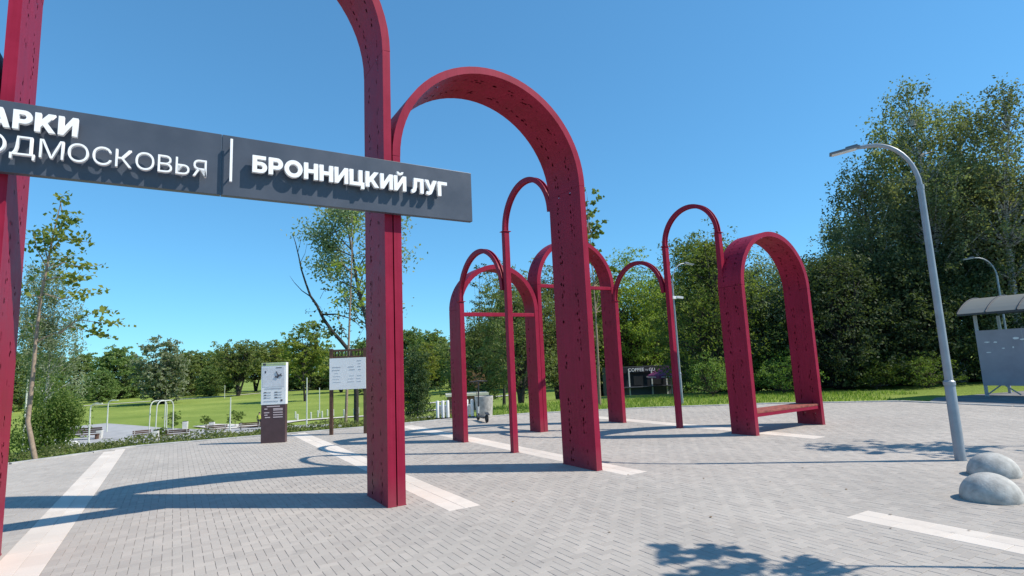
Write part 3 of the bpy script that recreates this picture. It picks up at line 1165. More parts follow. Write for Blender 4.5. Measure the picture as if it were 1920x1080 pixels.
# information totem
kt = thing('information_totem', 'information totem with white map panel above a dark brown base', 'sign', (-5.77, 13.42, 0), R(4))
MB().box((0, 0, 0.44), (0.56, 0.14, 0.88)).build('lower_body', 'brown_panel', kt, bevel=0.006)
up = MB().box((0, 0, 1.375), (0.575, 0.15, 0.985)).build('map_panel', 'white_panel', kt, bevel=0.006)
f = -0.0775
MB().box((0, f, 1.832), (0.565, 0.004, 0.065)).build('green_header', 'green_print', up)
MB().box((-0.215, f - 0.003, 1.832), (0.07, 0.003, 0.05)).build('emblem', 'dark_print', up)
for k in range(9):
    MB().box((-0.14 + k * 0.045, f - 0.003, 1.832), (0.033, 0.003, 0.018)).build('title_word', 'grey_print', up)
MB().box((0.0, f, 1.53), (0.50, 0.003, 0.46)).build('map_print', 'pale_print', up)
mp_ = MB()
for k, (x0, z0, x1, z1) in enumerate(((0.03, 1.52, 0.18, 1.60), (0.06, 1.66, 0.10, 1.55), (0.10, 1.58, 0.20, 1.55), (0.04, 1.55, 0.10, 1.50), (0.05, 1.53, 0.13, 1.54))):
    MB().tube([(x0, f - 0.004, z0), ((x0 + x1) / 2 + 0.01, f - 0.004, (z0 + z1) / 2 - 0.01), (x1, f - 0.004, z1)], 0.012, 6).build('map_road', 'dark_print', up)
MB().box((-0.19, f - 0.003, 1.65), (0.03, 0.003, 0.05)).build('map_pin', 'dark_print', up)
MB().box((0.12, f - 0.003, 1.745), (0.13, 0.003, 0.016)).build('map_title', 'dark_print', up)
MB().box((0.0, f - 0.001, 1.26), (0.40, 0.003, 0.016)).build('legend_title', 'grey_print', up)
for r_ in range(3):
    for xx, w_ in ((-0.19, 0.06), (-0.10, 0.09), (0.06, 0.07), (0.15, 0.09)):
        MB().box((xx, f - 0.001, 1.17 - r_ * 0.062), (w_, 0.003, 0.02 if w_ < 0.08 else 0.012)).build('legend_line', 'dark_print' if w_ < 0.08 else 'grey_print', up)
MB().box((-0.05, f - 0.001, 0.965), (0.34, 0.003, 0.014)).build('legend_line', 'grey_print', up)
MB().box((0.19, f - 0.001, 0.975), (0.045, 0.003, 0.045)).build('footer_mark', 'dark_print', up)
f2 = -0.073
for zz, segs in ((0.84, ((0.0, 0.30),)), (0.785, ((-0.17, 0.07), (0.11, 0.22))), (0.755, ((0.11, 0.22),)), (0.70, ((-0.15, 0.12), (0.11, 0.22))), (0.645, ((-0.165, 0.07), (0.11, 0.22))), (0.59, ((-0.13, 0.12), (0.11, 0.22)))):
    for xx, w_ in segs:
        MB().box((xx, f2, zz), (w_, 0.003, 0.022)).build('text_line', 'pink_print', kt)

# notice board
nb = thing('notice_board', 'white notice board on brown posts with a slatted top', 'notice board', (-4.33, 14.5, 0), R(3))
for x in (-0.43, 0.43):
    MB().box((x, 0, 1.09), (0.085, 0.085, 2.18)).build('post', 'brown_wood', nb, bevel=0.006)
bd = MB().box((0.0, -0.062, 1.53), (0.92, 0.03, 0.80)).build('board', 'white_panel', nb)
for k in range(9):
    for xx, w_ in ((-0.28, 0.22), (0.10, 0.16), (0.30, 0.12)):
        if rng.random() < 0.75:
            MB().box((xx + rng.uniform(-0.02, 0.02), -0.079, 1.85 - k * 0.075), (w_ * rng.uniform(0.5, 1), 0.003, 0.013)).build('text_line', 'pale_print' if k > 3 else 'grey_print', bd)
MB().box((0, 0, 2.13), (0.774, 0.06, 0.05)).build('top_rail', 'brown_wood', nb)
MB().box((0, 0, 1.96), (0.774, 0.05, 0.04)).build('top_rail', 'brown_wood', nb)
for k in range(9):
    MB().box((-0.34 + k * 0.085, 0.036, 2.05), (0.025, 0.02, 0.21)).build('slat', 'brown_wood', nb)

# ------------------------------------------------------------------ bus shelter
st = thing('bus_shelter', 'grey bus shelter with curved roof at the right edge', 'bus shelter', (14.3, 17.25, 0), R(-38))
st.rotation_euler = (0, 0, R(-62))
SW = 4.4
for x in (0.0, SW / 2, SW):
    MB().box((x, 0, 1.22), (0.075, 0.075, 2.46)).build('post', 'shelter_frame', st, bevel=0.006)
    MB().box((x, 1.5, 1.22), (0.075, 0.075, 2.46)).build('post', 'shelter_frame', st, bevel=0.006)
wl = MB().box((SW / 2, -0.055, 1.15), (SW + 0.05, 0.03, 1.66)).build('back_wall', 'shelter_panel', st)
for x in (SW * 0.25, SW * 0.5, SW * 0.75):
    MB().box((x, -0.0715, 1.15), (0.02, 0.004, 1.64)).build('panel_joint', 'shelter_frame', wl)
random.seed(12)
for (xx, zz, ww, hh) in ((0.24, 1.62, 0.16, 0.035), (0.45, 1.61, 0.10, 0.05), (0.24, 1.31, 0.13, 0.03), (0.95, 1.70, 0.20, 0.07), (1.1, 1.66, 0.15, 0.05), (1.25, 1.72, 0.12, 0.08), (1.62, 1.62, 0.40, 0.42), (0.62, 1.42, 0.08, 0.03), (1.55, 1.0, 0.2, 0.2), (0.85, 1.44, 0.05, 0.06)):
    n = 9
    poly = [(xx + ww / 2 * math.cos(2 * math.pi * k / n) * random.uniform(0.6, 1.25), zz + hh / 2 * math.sin(2 * math.pi * k / n) * random.uniform(0.6, 1.25)) for k in range(n)]
    mb = MB()
    mb.prism(poly, 0, 0.003)
    mb.v = [(a, -0.0735 - c, b_) for a, b_, c in mb.v]
    mb.build('paper_scrap', 'paper', wl)
for x in (0.05, SW / 2 + 0.04):
    MB().tube([(x, -0.02, 0.06), (x + 0.34, -0.02, 0.33)], 0.02, 6).build('brace', 'shelter_frame', st)
    MB().tube([(x + 0.78, -0.02, 0.06), (x + 0.44, -0.02, 0.33)], 0.02, 6).build('brace', 'shelter_frame', st)
roof = MB()
n = 14
RA, RB = -0.42, 2.25
prof = [(RA + (RB - RA) * k / n, 2.44 + 0.58 * math.sin(math.pi * (0.02 + 0.93 * k / n)) ** 0.8) for k in range(n + 1)]
for k in range(n):
    (y0, z0), (y1, z1) = prof[k], prof[k + 1]
    roof.face([(-0.28, y0, z0), (SW + 0.5, y0, z0), (SW + 0.5, y1, z1), (-0.28, y1, z1)])
    roof.face([(-0.28, y1, z1 + .012), (SW + 0.5, y1, z1 + .012), (SW + 0.5, y0, z0 + .012), (-0.28, y0, z0 + .012)])
rf = roof.build('roof', 'polycarbonate', st, smooth=True)
for x in (-0.28, 0.45, 1.2, 2.05, 2.9, 3.75, SW + 0.5):
    MB().tube([(x, y, z + 0.022) for y, z in prof], 0.022, 6).build('rib', 'dark_metal', rf)
MB().box((SW / 2 + 0.11, RA, prof[0][1] - 0.02), (SW + 0.78, 0.04, 0.06)).build('eave_rail', 'dark_metal', rf)
MB().box((SW / 2 + 0.11, RB, prof[-1][1] - 0.02), (SW + 0.78, 0.04, 0.06)).build('eave_rail', 'dark_metal', rf)
MB().box((SW / 2, 0.45, 0.46), (SW - 0.6, 0.36, 0.05)).build('bench', 'bench_wood', st)

# ------------------------------------------------------------------ coffee kiosk
cxk, cyk = 9.2, 41.5
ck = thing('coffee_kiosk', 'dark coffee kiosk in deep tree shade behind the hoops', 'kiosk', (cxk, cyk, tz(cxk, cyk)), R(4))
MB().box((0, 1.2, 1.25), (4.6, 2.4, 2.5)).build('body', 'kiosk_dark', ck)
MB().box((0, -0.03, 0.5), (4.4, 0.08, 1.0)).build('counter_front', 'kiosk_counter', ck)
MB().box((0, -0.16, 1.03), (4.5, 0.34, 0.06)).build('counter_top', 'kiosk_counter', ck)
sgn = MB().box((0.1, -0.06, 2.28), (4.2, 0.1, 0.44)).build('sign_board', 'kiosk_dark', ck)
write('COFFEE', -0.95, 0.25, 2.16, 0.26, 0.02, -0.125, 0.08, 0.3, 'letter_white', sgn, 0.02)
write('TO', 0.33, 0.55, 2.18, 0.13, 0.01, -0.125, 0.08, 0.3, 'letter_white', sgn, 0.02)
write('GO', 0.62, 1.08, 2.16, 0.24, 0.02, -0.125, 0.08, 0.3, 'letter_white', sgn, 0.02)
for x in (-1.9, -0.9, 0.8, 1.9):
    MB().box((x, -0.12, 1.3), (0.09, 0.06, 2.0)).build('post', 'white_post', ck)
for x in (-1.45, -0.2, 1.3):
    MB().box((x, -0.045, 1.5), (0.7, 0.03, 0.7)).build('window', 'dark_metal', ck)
for lab, dx, dy in (('purple parasol beside the coffee kiosk', 1.75, -1.8),):
    px_, py_ = cxk + dx, cyk + dy
    um = thing('parasol', lab, 'parasol', (px_, py_, tz(px_, py_)))
    MB().tube([(0, 0, 0), (0, 0, 2.3)], 0.03, 8).build('pole', 'white_post', um)
    cano = MB()
    for k in range(8):
        a0, a1 = k * math.pi / 4, (k + 1) * math.pi / 4
        for q0, q1, zz0, zz1 in ((0, 0.8, 2.35, 2.15), (0.8, 1.65, 2.15, 1.72), (1.65, 1.68, 1.72, 1.5)):
            cano.face([(q0 * math.cos(a0), q0 * math.sin(a0), zz0), (q1 * math.cos(a0), q1 * math.sin(a0), zz1), (q1 * math.cos(a1), q1 * math.sin(a1), zz1), (q0 * math.cos(a1), q0 * math.sin(a1), zz0)])
    cn = cano.build('canopy', 'umbrella_purple', um)
    for k in range(8):
        a0, a1 = k * math.pi / 4 + 0.12, (k + 1) * math.pi / 4 - 0.12
        MB().tube([(1.70 * math.cos(a0), 1.70 * math.sin(a0), 1.60), (1.62 * math.cos((a0 + a1) / 2), 1.62 * math.sin((a0 + a1) / 2), 1.60), (1.70 * math.cos(a1), 1.70 * math.sin(a1), 1.60)], 0.03, 5).build('trim', 'pink_print', cn)
    MB().lathe([(0.3, 0), (0.3, 0.08), (0.05, 0.1)], n=12).build('foot', 'concrete_dark', um)

# ------------------------------------------------------------------ bollards, planter, scooter, hut at the far rim


def bollard(label, x, y, h=0.56, r=0.05, mat='white_post', group='white bollards at the plaza rim', base=True):
    t = thing('bollard', label, 'bollard', (x, y, tz(x, y) if not base else 0.0), 0, group)
    MB().lathe([(r, 0.04), (r, h - 0.02), (r * 0.85, h), (0.001, h + 0.004)], n=12).build('shaft', mat, t, smooth=True)
    MB().lathe([(r * 1.5, 0), (r * 1.5, 0.045), (r, 0.05)], n=12).build('foot', 'black_rubber', t, smooth=True)
    return t


def gz(px, py, z=0.0):
    d = ray(px, py)
    p = EYE + d * ((z - EYE[2]) / d[2])
    return float(p[0]), float(p[1])


for px, lab in ((821, 'leftmost white bollard left of the crossbar arch leg'), (831, 'second white bollard left of the crossbar arch leg'), (840, 'white bollard touching the left edge of the crossbar arch leg'),
                (867, 'white bollard just right of the crossbar arch leg'), (876, 'white bollard before the brick hut'), (886, 'white bollard beside the scooter')):
    x, y = gz(px, 786.5 - (px - 821) * 0.05)
    bollard(lab, x, y)
x, y = gz(826, 781)
for dx, lab in ((0.0, 'grey concrete block behind the left bollards'), (0.85, 'grey concrete block behind the right bollards')):
    bt = thing('concrete_block', lab, 'block', (x + dx + 0.05, y + 0.25, 0), R(15))
    MB().box((0, 0, 0.17), (0.30, 0.3, 0.34), taper=0.92).build('block', 'concrete_dark', bt, bevel=0.02)
    MB().box((0, 0, 0.345), (0.12, 0.02, 0.02)).build('lifting_loop', 'dark_metal', bt)
# concrete planter
x, y = gz(908, 783)
pl = thing('planter', 'round grey concrete planter behind the scooter', 'planter', (x, y + 0.15, 0))
MB().lathe([(0.235, 0.0), (0.245, 0.02), (0.285, 0.58), (0.29, 0.64), (0.26, 0.64), (0.25, 0.57), (0.001, 0.56)], n=28).build('pot', 'concrete', pl, smooth=True, angle=35)
MB().lathe([(0.249, 0.572), (0.001, 0.59)], n=20).build('soil', 'bark_dark', pl)
# scooter
x, y = gz(897, 788)
sc = thing('scooter', 'dark kick scooter parked in front of the concrete planter', 'scooter', (x, y, 0), R(200))
MB().box((0, 0.42, 0.13), (0.15, 0.62, 0.05)).build('deck', 'dark_metal', sc, bevel=0.015)
for yy in (-0.02, 0.85):
    w = thing_part('wheel', sc)
    mb = MB().lathe([(0.05, -0.02), (0.10, -0.025), (0.11, 0), (0.10, 0.025), (0.05, 0.02)], n=20)
    mb.v = [(c, yy + a, 0.11 + b_) for a, b_, c in mb.v]
    mb.build('tyre', 'black_rubber', w, smooth=True)
    mb = MB().lathe([(0.052, -0.018), (0.052, 0.018)], n=14)
    mb.v = [(c, yy + a, 0.11 + b_) for a, b_, c in mb.v]
    mb.build('rim', 'lamp_grey', w)
MB().tube([(0, -0.02, 0.12), (0, 0.05, 0.40)], 0.03, 8).build('fork', 'white_post', sc)
MB().tube([(0, 0.05, 0.38), (0, 0.14, 1.12)], 0.022, 8).build('stem', 'dark_metal', sc)
MB().tube([(-0.25, 0.13, 1.12), (0, 0.14, 1.14), (0.25, 0.13, 1.12)], 0.016, 8).build('handlebar', 'dark_metal', sc)
for xx in (-0.22, 0.22):
    MB().tube([(xx - 0.05, 0.131, 1.12), (xx + 0.05, 0.131, 1.12)], 0.022, 8).build('grip', 'black_rubber', sc)
MB().box((0, 0.90, 0.25), (0.10, 0.16, 0.02), rx=R(-20)).build('mudguard', 'dark_metal', sc)
# brick hut
q = at_depth(874, 738, 25.0)
hx, hy = float(q[0]), 25.0
hz = tz(hx, hy)
hh = float(q[2]) - hz
ht = thing('brick_hut', 'small brick utility hut with pale flat roof behind the bollards', 'hut', (hx, hy, hz), R(8))
MB().box((0, 0.6, hh / 2 - 0.05), (1.55, 1.2, hh - 0.1)).build('wall', 'brick_wall', ht)
MB().box((0.05, 0.6, hh - 0.05), (1.9, 1.5, 0.10)).build('roof', 'pale_roof', ht)
MB().box((0.05, -0.02, hh - 0.95), (0.34, 0.03, 0.40)).build('notice', 'yellow_notice', ht)
MB().box((0.42, -0.015, hh - 0.75), (0.32, 0.03, 0.75)).build('door', 'dark_metal', ht)
bw, bh = 0.25, 0.075
bmesh_ = MB().box((0, 0, 0), (bw - 0.012, 0.02, bh - 0.012)).mesh('brick')
bmesh_.materials.append(MATS['brick_wall'])
r_ = 0
zz = hh - 0.16
while zz > max(0.1, hh - 1.3):
    xx = -0.775 + (bw / 2 if r_ % 2 else bw)
    while xx < 0.70:
        if not (abs(xx - 0.05) < 0.28 and abs(zz - (hh - 0.95)) < 0.24) and not (abs(xx - 0.42) < 0.28 and abs(zz - (hh - 0.75)) < 0.4):
            o = put('brick', bmesh_, ht)
            o.location = (xx, -0.006 + rng.uniform(-0.003, 0.003), zz)
        xx += bw
    zz -= bh
    r_ += 1
# small bollards along the lower path
ORD = ('first', 'second', 'third', 'fourth', 'fifth', 'sixth', 'seventh', 'eighth', 'ninth', 'tenth', 'eleventh')
BO = [(503, 804), (554, 785), (558, 790), (583, 786), (596, 783), (604, 784), (614, 781), (625, 780), (645, 780), (664, 778), (672, 776)]
for k, (px, py) in enumerate(BO):
    x, y, z = on_terrain(px, py)
    t = thing('path_bollard', '%s small pale bollard from the totem along the lower path' % ORD[k], 'bollard', (x, y, z), 0, 'pale bollards along the lower path')
    MB().lathe([(0.11, 0), (0.11, 0.85), (0.05, 0.9), (0.001, 0.9)], n=8).build('shaft', 'pole_pale', t, smooth=True)
    MB().lathe([(0.14, 0), (0.14, 0.06), (0.11, 0.07)], n=8).build('foot', 'concrete_dark', t)

# ------------------------------------------------------------------ park furniture below


def park_bench(label, px, py, rz, w=2.0, mat='brown_wood'):
    x, y, z = on_terrain(px, py)
    t = thing('park_bench', label, 'bench', (x, y, z), rz, 'benches by the lower path')
    for k in range(3):
        MB().box((0, -0.2 + 0.18 * k, 0.45), (w, 0.15, 0.05)).build('slat', mat, t)
    for k in range(2):
        MB().box((0, 0.30, 0.62 + 0.17 * k), (w, 0.05, 0.13)).build('back_slat', mat, t)
    for xx in (-w * 0.4, w * 0.4):
        MB().box((xx, 0.0, 0.21), (0.10, 0.5, 0.42)).build('leg', 'concrete', t)
        MB().box((xx, 0.26, 0.6), (0.08, 0.05, 0.5)).build('back_post', 'concrete', t)


park_bench('dark park bench right of the pale arched frame', 330, 823, R(10), 2.2)
park_bench('small dark park bench left of the pale arched frame', 266, 824, R(40), 1.6)
park_bench('park bench at the lawn edge by the pale bin', 404, 813, R(15), 2.2)
park_bench('park bench partly behind the information totem', 468, 808, R(12), 2.4)
for k, (px, py, lab) in enumerate(((347, 806, 'pale litter bin at the edge of the lawn'), (397, 808, 'pale litter bin beside the far bench'), (291, 826, 'pale litter bin at the foot of the arched frame'), (186, 824, 'pale litter bin next to the dark picnic bench'))):
    x, y, z = on_terrain(px, py)
    t = thing('litter_bin', lab, 'bin', (x, y, z), 0.3, 'litter bins by the lower path')
    MB().box((0, 0, 0.45), (0.5, 0.5, 0.9), taper=1.08).build('body', 'stone_pale', t, bevel=0.03)
    MB().box((0, 0, 0.93), (0.42, 0.42, 0.06)).build('lid', 'dark_metal', t)
# arched swing frame
x0, y0, z0 = on_terrain(291, 818)
x1, y1, z1 = on_terrain(324, 814)
q = at_depth(305, 752, y0)
sh_ = float(q[2]) - z0
sf = thing('swing_frame', 'pale arched swing frame by the lower path', 'swing frame', (x0, y0, z0), math.atan2(y1 - y0, x1 - x0))
w = math.hypot(x1 - x0, y1 - y0)
for yy, nm in ((0.0, 'arch_tube'), (1.2, 'arch_tube')):
    pts = [(0, yy, 0), (0.05, yy, sh_ * 0.8)] + [(0.05 + 0.45 * (1 - math.cos(a)), yy, sh_ * 0.8 + sh_ * 0.2 * math.sin(a)) for a in np.linspace(0.2, 1.57, 5)]
    pts += [(w - 0.05 - 0.45 * (1 - math.cos(a)), yy, sh_ * 0.8 + sh_ * 0.2 * math.sin(a)) for a in np.linspace(1.57, 0.2, 5)] + [(w - 0.05, yy, sh_ * 0.8), (w, yy, 0)]
    MB().tube(pts, 0.06, 8).build(nm, 'pole_pale', sf, smooth=True)
MB().tube([(w / 2, 0, 0), (w / 2, 0, sh_)], 0.05, 8).build('middle_post', 'pole_pale', sf)
MB().tube([(w / 2, 0, sh_), (w / 2, 1.2, sh_)], 0.05, 8).build('cross_tube', 'pole_pale', sf)
# dark picnic bench under the drooping tree
x, y, z = on_terrain(165, 826)
pb = thing('picnic_shelter', 'dark brown slatted park sofa below the drooping tree', 'bench', (x - 0.6, y, z), R(8))
for k in range(4):
    MB().box((0, -0.3 + 0.2 * k, 0.55), (3.2, 0.17, 0.06)).build('slat', 'brown_wood', pb)
for k in range(3):
    MB().box((0, 0.45, 0.75 + 0.2 * k), (3.2, 0.06, 0.16)).build('back_slat', 'brown_wood', pb)
for xx in (-1.45, 1.45):
    MB().box((xx, 0.05, 0.3), (0.16, 0.8, 0.6)).build('leg', 'brown_wood', pb)
# boulders
for k, (px, py, s, lab) in enumerate(((96, 843, 0.55, 'smaller pale boulder left of the boulder pair below the linden'), (115, 838, 0.85, 'largest pale boulder under the drooping tree'), (137, 837, 0.5, 'small pale boulder right of the largest one'))):
    x, y, z = on_terrain(px, py)
    bm = bmesh.new()
    bmesh.ops.create_icosphere(bm, subdivisions=3, radius=s)
    rg = np.random.default_rng(k + 20)
    D = rg.normal(size=(9, 3))
    D /= np.linalg.norm(D, axis=1)[:, None]
    for v in bm.verts:
        n_ = np.array(v.co) / s
        cut = min([1.0] + [(0.78 + 0.1 * math.sin(i * 3.1)) / max(0.3, float(n_ @ d_)) for i, d_ in enumerate(D) if n_ @ d_ > 0.6])
        v.co = Vector((n_[0] * 1.25, n_[1], n_[2] * 0.75)) * s * cut
    me = bpy.data.meshes.new('boulder')
    bm.to_mesh(me)
    bm.free()
    me.materials.append(MATS['stone_pale'])
    o = put('boulder', me)
    o.location = (x, y, z + s * 0.35)
    tag(o, lab, 'boulder', 'pale boulders')
# a small figure by the path
x, y, z = on_terrain(486, 803)
pr = thing('person', 'distant person in dark clothes and yellow vest left of the totem', 'person', (x, y, z), R(20))
sv = [(0, 0, 0.95), (0, 0, 1.2), (0, 0, 1.42), (0, 0, 1.52), (0, -0.01, 1.60), (0, -0.01, 1.70),
      (-0.1, 0, 0.9), (-0.12, -0.02, 0.5), (-0.13, 0.03, 0.08), (-0.13, -0.12, 0.03), (0.1, 0, 0.9), (0.12, 0.05, 0.5), (0.13, 0.12, 0.08), (0.13, -0.03, 0.03),
      (-0.19, 0, 1.40), (-0.25, 0.03, 1.14), (-0.22, -0.10, 0.92), (-0.21, -0.13, 0.83), (0.19, 0, 1.40), (0.25, 0.03, 1.14), (0.23, -0.08, 0.90), (0.22, -0.11, 0.81)]
se_ = [(0, 1), (1, 2), (2, 3), (3, 4), (4, 5), (0, 6), (6, 7), (7, 8), (8, 9), (0, 10), (10, 11), (11, 12), (12, 13), (2, 14), (14, 15), (15, 16), (16, 17), (2, 18), (18, 19), (19, 20), (20, 21)]
sr_ = [.15, .14, .15, .06, .10, .085, .10, .07, .05, .04, .10, .07, .05, .04, .07, .05, .04, .035, .07, .05, .04, .035]
me = bpy.data.meshes.new('body')
me.from_pydata(sv, se_, [])
bo = bpy.data.objects.new('tmp_body', me)
COL.objects.link(bo)
bo.modifiers.new('skin', 'SKIN')
for i, v in enumerate(me.skin_vertices[0].data):
    v.radius = (sr_[i], sr_[i])
    v.use_root = (i == 0)
bo.modifiers.new('sub', 'SUBSURF').levels = 1
dg = bpy.context.evaluated_depsgraph_get()
bmh = bpy.data.meshes.new_from_object(bo.evaluated_get(dg))
bpy.data.objects.remove(bo)
bmh.materials.clear()
for q in ('cloth_dark', 'skin', 'cloth_vest'):
    bmh.materials.append(MATS[q])
for p in bmh.polygons:
    c = p.center
    p.material_index = 1 if c.z > 1.5 else (2 if 1.0 < c.z <= 1.46 and abs(c.x) < 0.17 else 0)
    p.use_smooth = True
put('body', bmh, pr)
MB().lathe([(0.08, 1.62), (0.105, 1.66), (0.10, 1.73), (0.06, 1.78), (0.001, 1.79)], (0, 0.02, 0), 12).build('hair', 'black_rubber', pr, smooth=True)


# ------------------------------------------------------------------ trees
def leaves(centres, size, rg, elong=1.6, up=0.35, hang=0.0):
    n = len(centres)
    d = rg.normal(size=(n, 3))
    d[:, 2] -= hang
    d /= np.linalg.norm(d, axis=1)[:, None]
    nn = rg.normal(size=(n, 3))
    nn[:, 2] += up * 2
    s = np.cross(d, nn)
    s /= np.maximum(np.linalg.norm(s, axis=1), 1e-6)[:, None]
    l = size * rg.uniform(0.65, 1.3, n)[:, None]
    w = l / elong
    bulge = np.cross(s, d) * (l * 0.12)
    return np.stack([centres - d * l / 2, centres + s * w / 2 + bulge, centres + d * l / 2, centres - s * w / 2 + bulge], 1)


def curve_pts(p0, p1, rg, bend=0.15, n=4, sag=0.0):
    p0, p1 = np.array(p0, float), np.array(p1, float)
    ln = np.linalg.norm(p1 - p0)
    off = rg.normal(size=3) * bend * ln
    out = []
    for k in range(n + 1):
        t = k / n
        p = p0 + (p1 - p0) * t + off * t * (1 - t) + np.array([0, 0, sag * ln * t * (1 - t) * 4])
        out.append(tuple(p))
    return out


def tree_meshes(seed, H, cr, cb, n_cl, per, leaf, spread, shape='round', weep=0.0, tr=None, lean=0.05, elong=1.6, flat=0.75, forks=1, zmin=None):
    """returns (trunk mesh builder, leaf quads) for a tree of height H, crown radius cr, crown from cb upwards"""
    rg = np.random.default_rng(seed)
    tr = tr or H * 0.018
    mb = MB()
    trunks = []
    top = H * (0.7 if shape == 'bush' else (0.84 if weep else 0.93))
    for k in range(forks):
        a = rg.uniform(0, 6.28)
        off = (0.0 if forks == 1 else 0.35 * cr)
        tip = (math.cos(a + k * 6.28 / forks) * (off + lean * H), math.sin(a + k * 6.28 / forks) * (off + lean * H), top)
        b0 = (0.12 * tr * k, 0.1 * tr * k, 0)
        pts = curve_pts(b0, tip, rg, 0.10, 8)
        rs = [max(tr * (1.25 if i == 0 else 1.0) * (1 - 0.93 * (i / 8) ** 0.8) / (1 if forks == 1 else 1.25), 0.008) for i in range(9)]
        mb.tube(pts, rs, 7)
        trunks.append(np.array(pts))
    # lumps so that the outline is uneven
    lump = rg.normal(size=(7, 3))
    lump /= np.linalg.norm(lump, axis=1)[:, None]
    la = rg.uniform(-0.33, 0.38, 7)
    C = []
    guard = 0
    while len(C) < n_cl and guard < n_cl * 40:
        guard += 1
        d = rg.normal(size=3)
        d /= np.linalg.norm(d)
        r = rg.uniform(0, 1) ** 0.42
        k = 1 + sum(la[i] * max(0, d @ lump[i]) ** 3 for i in range(7))
        f_ = min(1.0, (d[2] * r * k + 1) / 2)
        if shape == 'dome':
            f_ = rg.uniform(0, 1) ** 0.85
            rr_ = math.sqrt(max(0.0, 1 - (0.98 * f_) ** 2.2)) * (0.8 + 0.2 * min(1, f_ * 4))
            h2 = np.array([d[0], d[1]]) / max(1e-6, math.hypot(d[0], d[1]))
            rr_ *= rg.uniform(0, 1) ** 0.4 * k
            C.append(np.array([h2[0] * rr_ * cr, h2[1] * rr_ * cr, cb + (H - cb) * f_ * (0.75 + 0.25 * k)]))
            continue
        if shape == 'round':
            rad_ = 1.0
        elif shape == 'egg':
            rad_ = 1.12 - 0.45 * f_
        elif shape == 'vase':
            rad_ = 0.55 + 0.65 * f_
        elif shape == 'cone':
            rad_ = 1.25 - 1.05 * f_
        elif shape == 'column':
            rad_ = 1.0
        else:
            rad_ = 1.2 - 0.4 * f_
        p = np.array([d[0] * r * k * cr * rad_, d[1] * r * k * cr * rad_, cb + (H - cb) * f_])
        if zmin is not None and p[2] < zmin:
            continue
        C.append(p)
    Q = []
    for p in C:
        tk = trunks[rg.integers(len(trunks))]
        hatt = max(cb * 0.75, p[2] - rg.uniform(0.25, 0.7) * (abs(p[0]) + abs(p[1])) * 0.8 - 0.1 * H * rg.random())
        i = int(np.argmin(np.abs(tk[:, 2] - min(hatt, tk[-1, 2] * 0.95))))
        s0 = tk[i]
        dd = np.linalg.norm(p - s0)
        r0 = max(0.012, tr * 0.30 * (1 - 0.6 * s0[2] / H))
        mb.tube(curve_pts(s0, p, rg, 0.14, 4, 0.06), [r0, r0 * 0.8, r0 * 0.55, r0 * 0.35, 0.006], 4, cap=False)
        m_ = int(per * rg.uniform(0.6, 1.4))
        if weep > 0:
            c = p + rg.normal(size=(24, 3)) * spread * np.array([0.8, 0.8, 0.6])
            Q.append(leaves(c, leaf, rg, elong, 0.1, 0.5))
            ns = max(3, m_ // 16)
            for _ in range(ns):
                q0 = p + rg.normal(size=3) * spread * np.array([1, 1, 0.5])
                ln = weep * rg.uniform(0.35, 1.15)
                t = rg.uniform(0, 1, 16)
                z_ = -ln * t
                sway = rg.normal(size=2) * 0.10 * ln
                c = np.column_stack([q0[0] + sway[0] * t ** 2 + rg.normal(size=16) * leaf * 0.5, q0[1] + sway[1] * t ** 2 + rg.normal(size=16) * leaf * 0.5, q0[2] + z_])
                c = c[c[:, 2] > 0.5]
                if len(c):
                    Q.append(leaves(c, leaf, rg, elong, 0.1, 0.9))
        else:
            # a clump of several small sprays
            ns = max(2, m_ // 14)
            sub = p + rg.normal(size=(ns, 3)) * spread * np.array([1, 1, flat])
            c = np.repeat(sub, 14, axis=0) + rg.normal(size=(ns * 14, 3)) * spread * 0.34 * np.array([1, 1, 0.6])
            c = c[c[:, 2] > 0.25]
            Q.append(leaves(c, leaf, rg, elong))
    return mb, np.concatenate(Q)


def tree(name, label, loc, leafmat, barkmat, rz=0.0, scale=(1, 1, 1), group=None, cat='tree', **kw):
    mb, Q = tree_meshes(**kw)
    t = thing(name, label, cat, loc, rz, group)
    t.scale = scale
    mb.build('trunk', barkmat, t, smooth=True, angle=80)
    me = quad_mesh('crown', Q)
    me.materials.append(MATS[leafmat])
    put('crown', me, t)
    return t


def place(px, Y, z=None):
    q = at_depth(px, 700, Y)
    x = float(q[0])
    return (x, Y, tz(x, Y) - 0.05 if z is None else z)


GR = 'trees on the right behind the plaza'
# prototypes in view on the right
w1 = tree('willow_tree', 'bright yellow green willow framed by the low hoop', place(1190, 48.0), 'leaf_yellow', 'bark_dark', seed=3, H=12.6, cr=4.4, cb=1.6, n_cl=210, per=110, leaf=0.24, spread=0.62, shape='round', elong=2.4, tr=0.24, forks=3, group=GR)
w2 = tree('willow_tree', 'willow seen through the tall hoop beside the lamp with camera', place(1335, 25.0), 'leaf_mid', 'bark_dark', seed=5, H=6.9, cr=2.7, cb=0.4, n_cl=190, per=115, leaf=0.14, spread=0.42, shape='dome', elong=2.4, tr=0.17, forks=3, group=GR)
w3 = tree('willow_tree', 'pale willow seen through the bench arch', place(1455, 26.0), 'leaf_silver', 'bark_dark', seed=8, H=6.6, cr=2.3, cb=1.2, n_cl=120, per=85, leaf=0.14, spread=0.42, shape='round', elong=2.4, tr=0.15, forks=2, group=GR)
b1 = tree('birch_tree', 'weeping birch left of the tall street lamp arm', place(1655, 25.5), 'leaf_birch', 'birch_bark', seed=11, H=10.6, cr=1.9, cb=2.6, n_cl=95, per=120, leaf=0.12, spread=0.26, shape='egg', weep=1.5, elong=1.5, tr=0.2, group=GR)
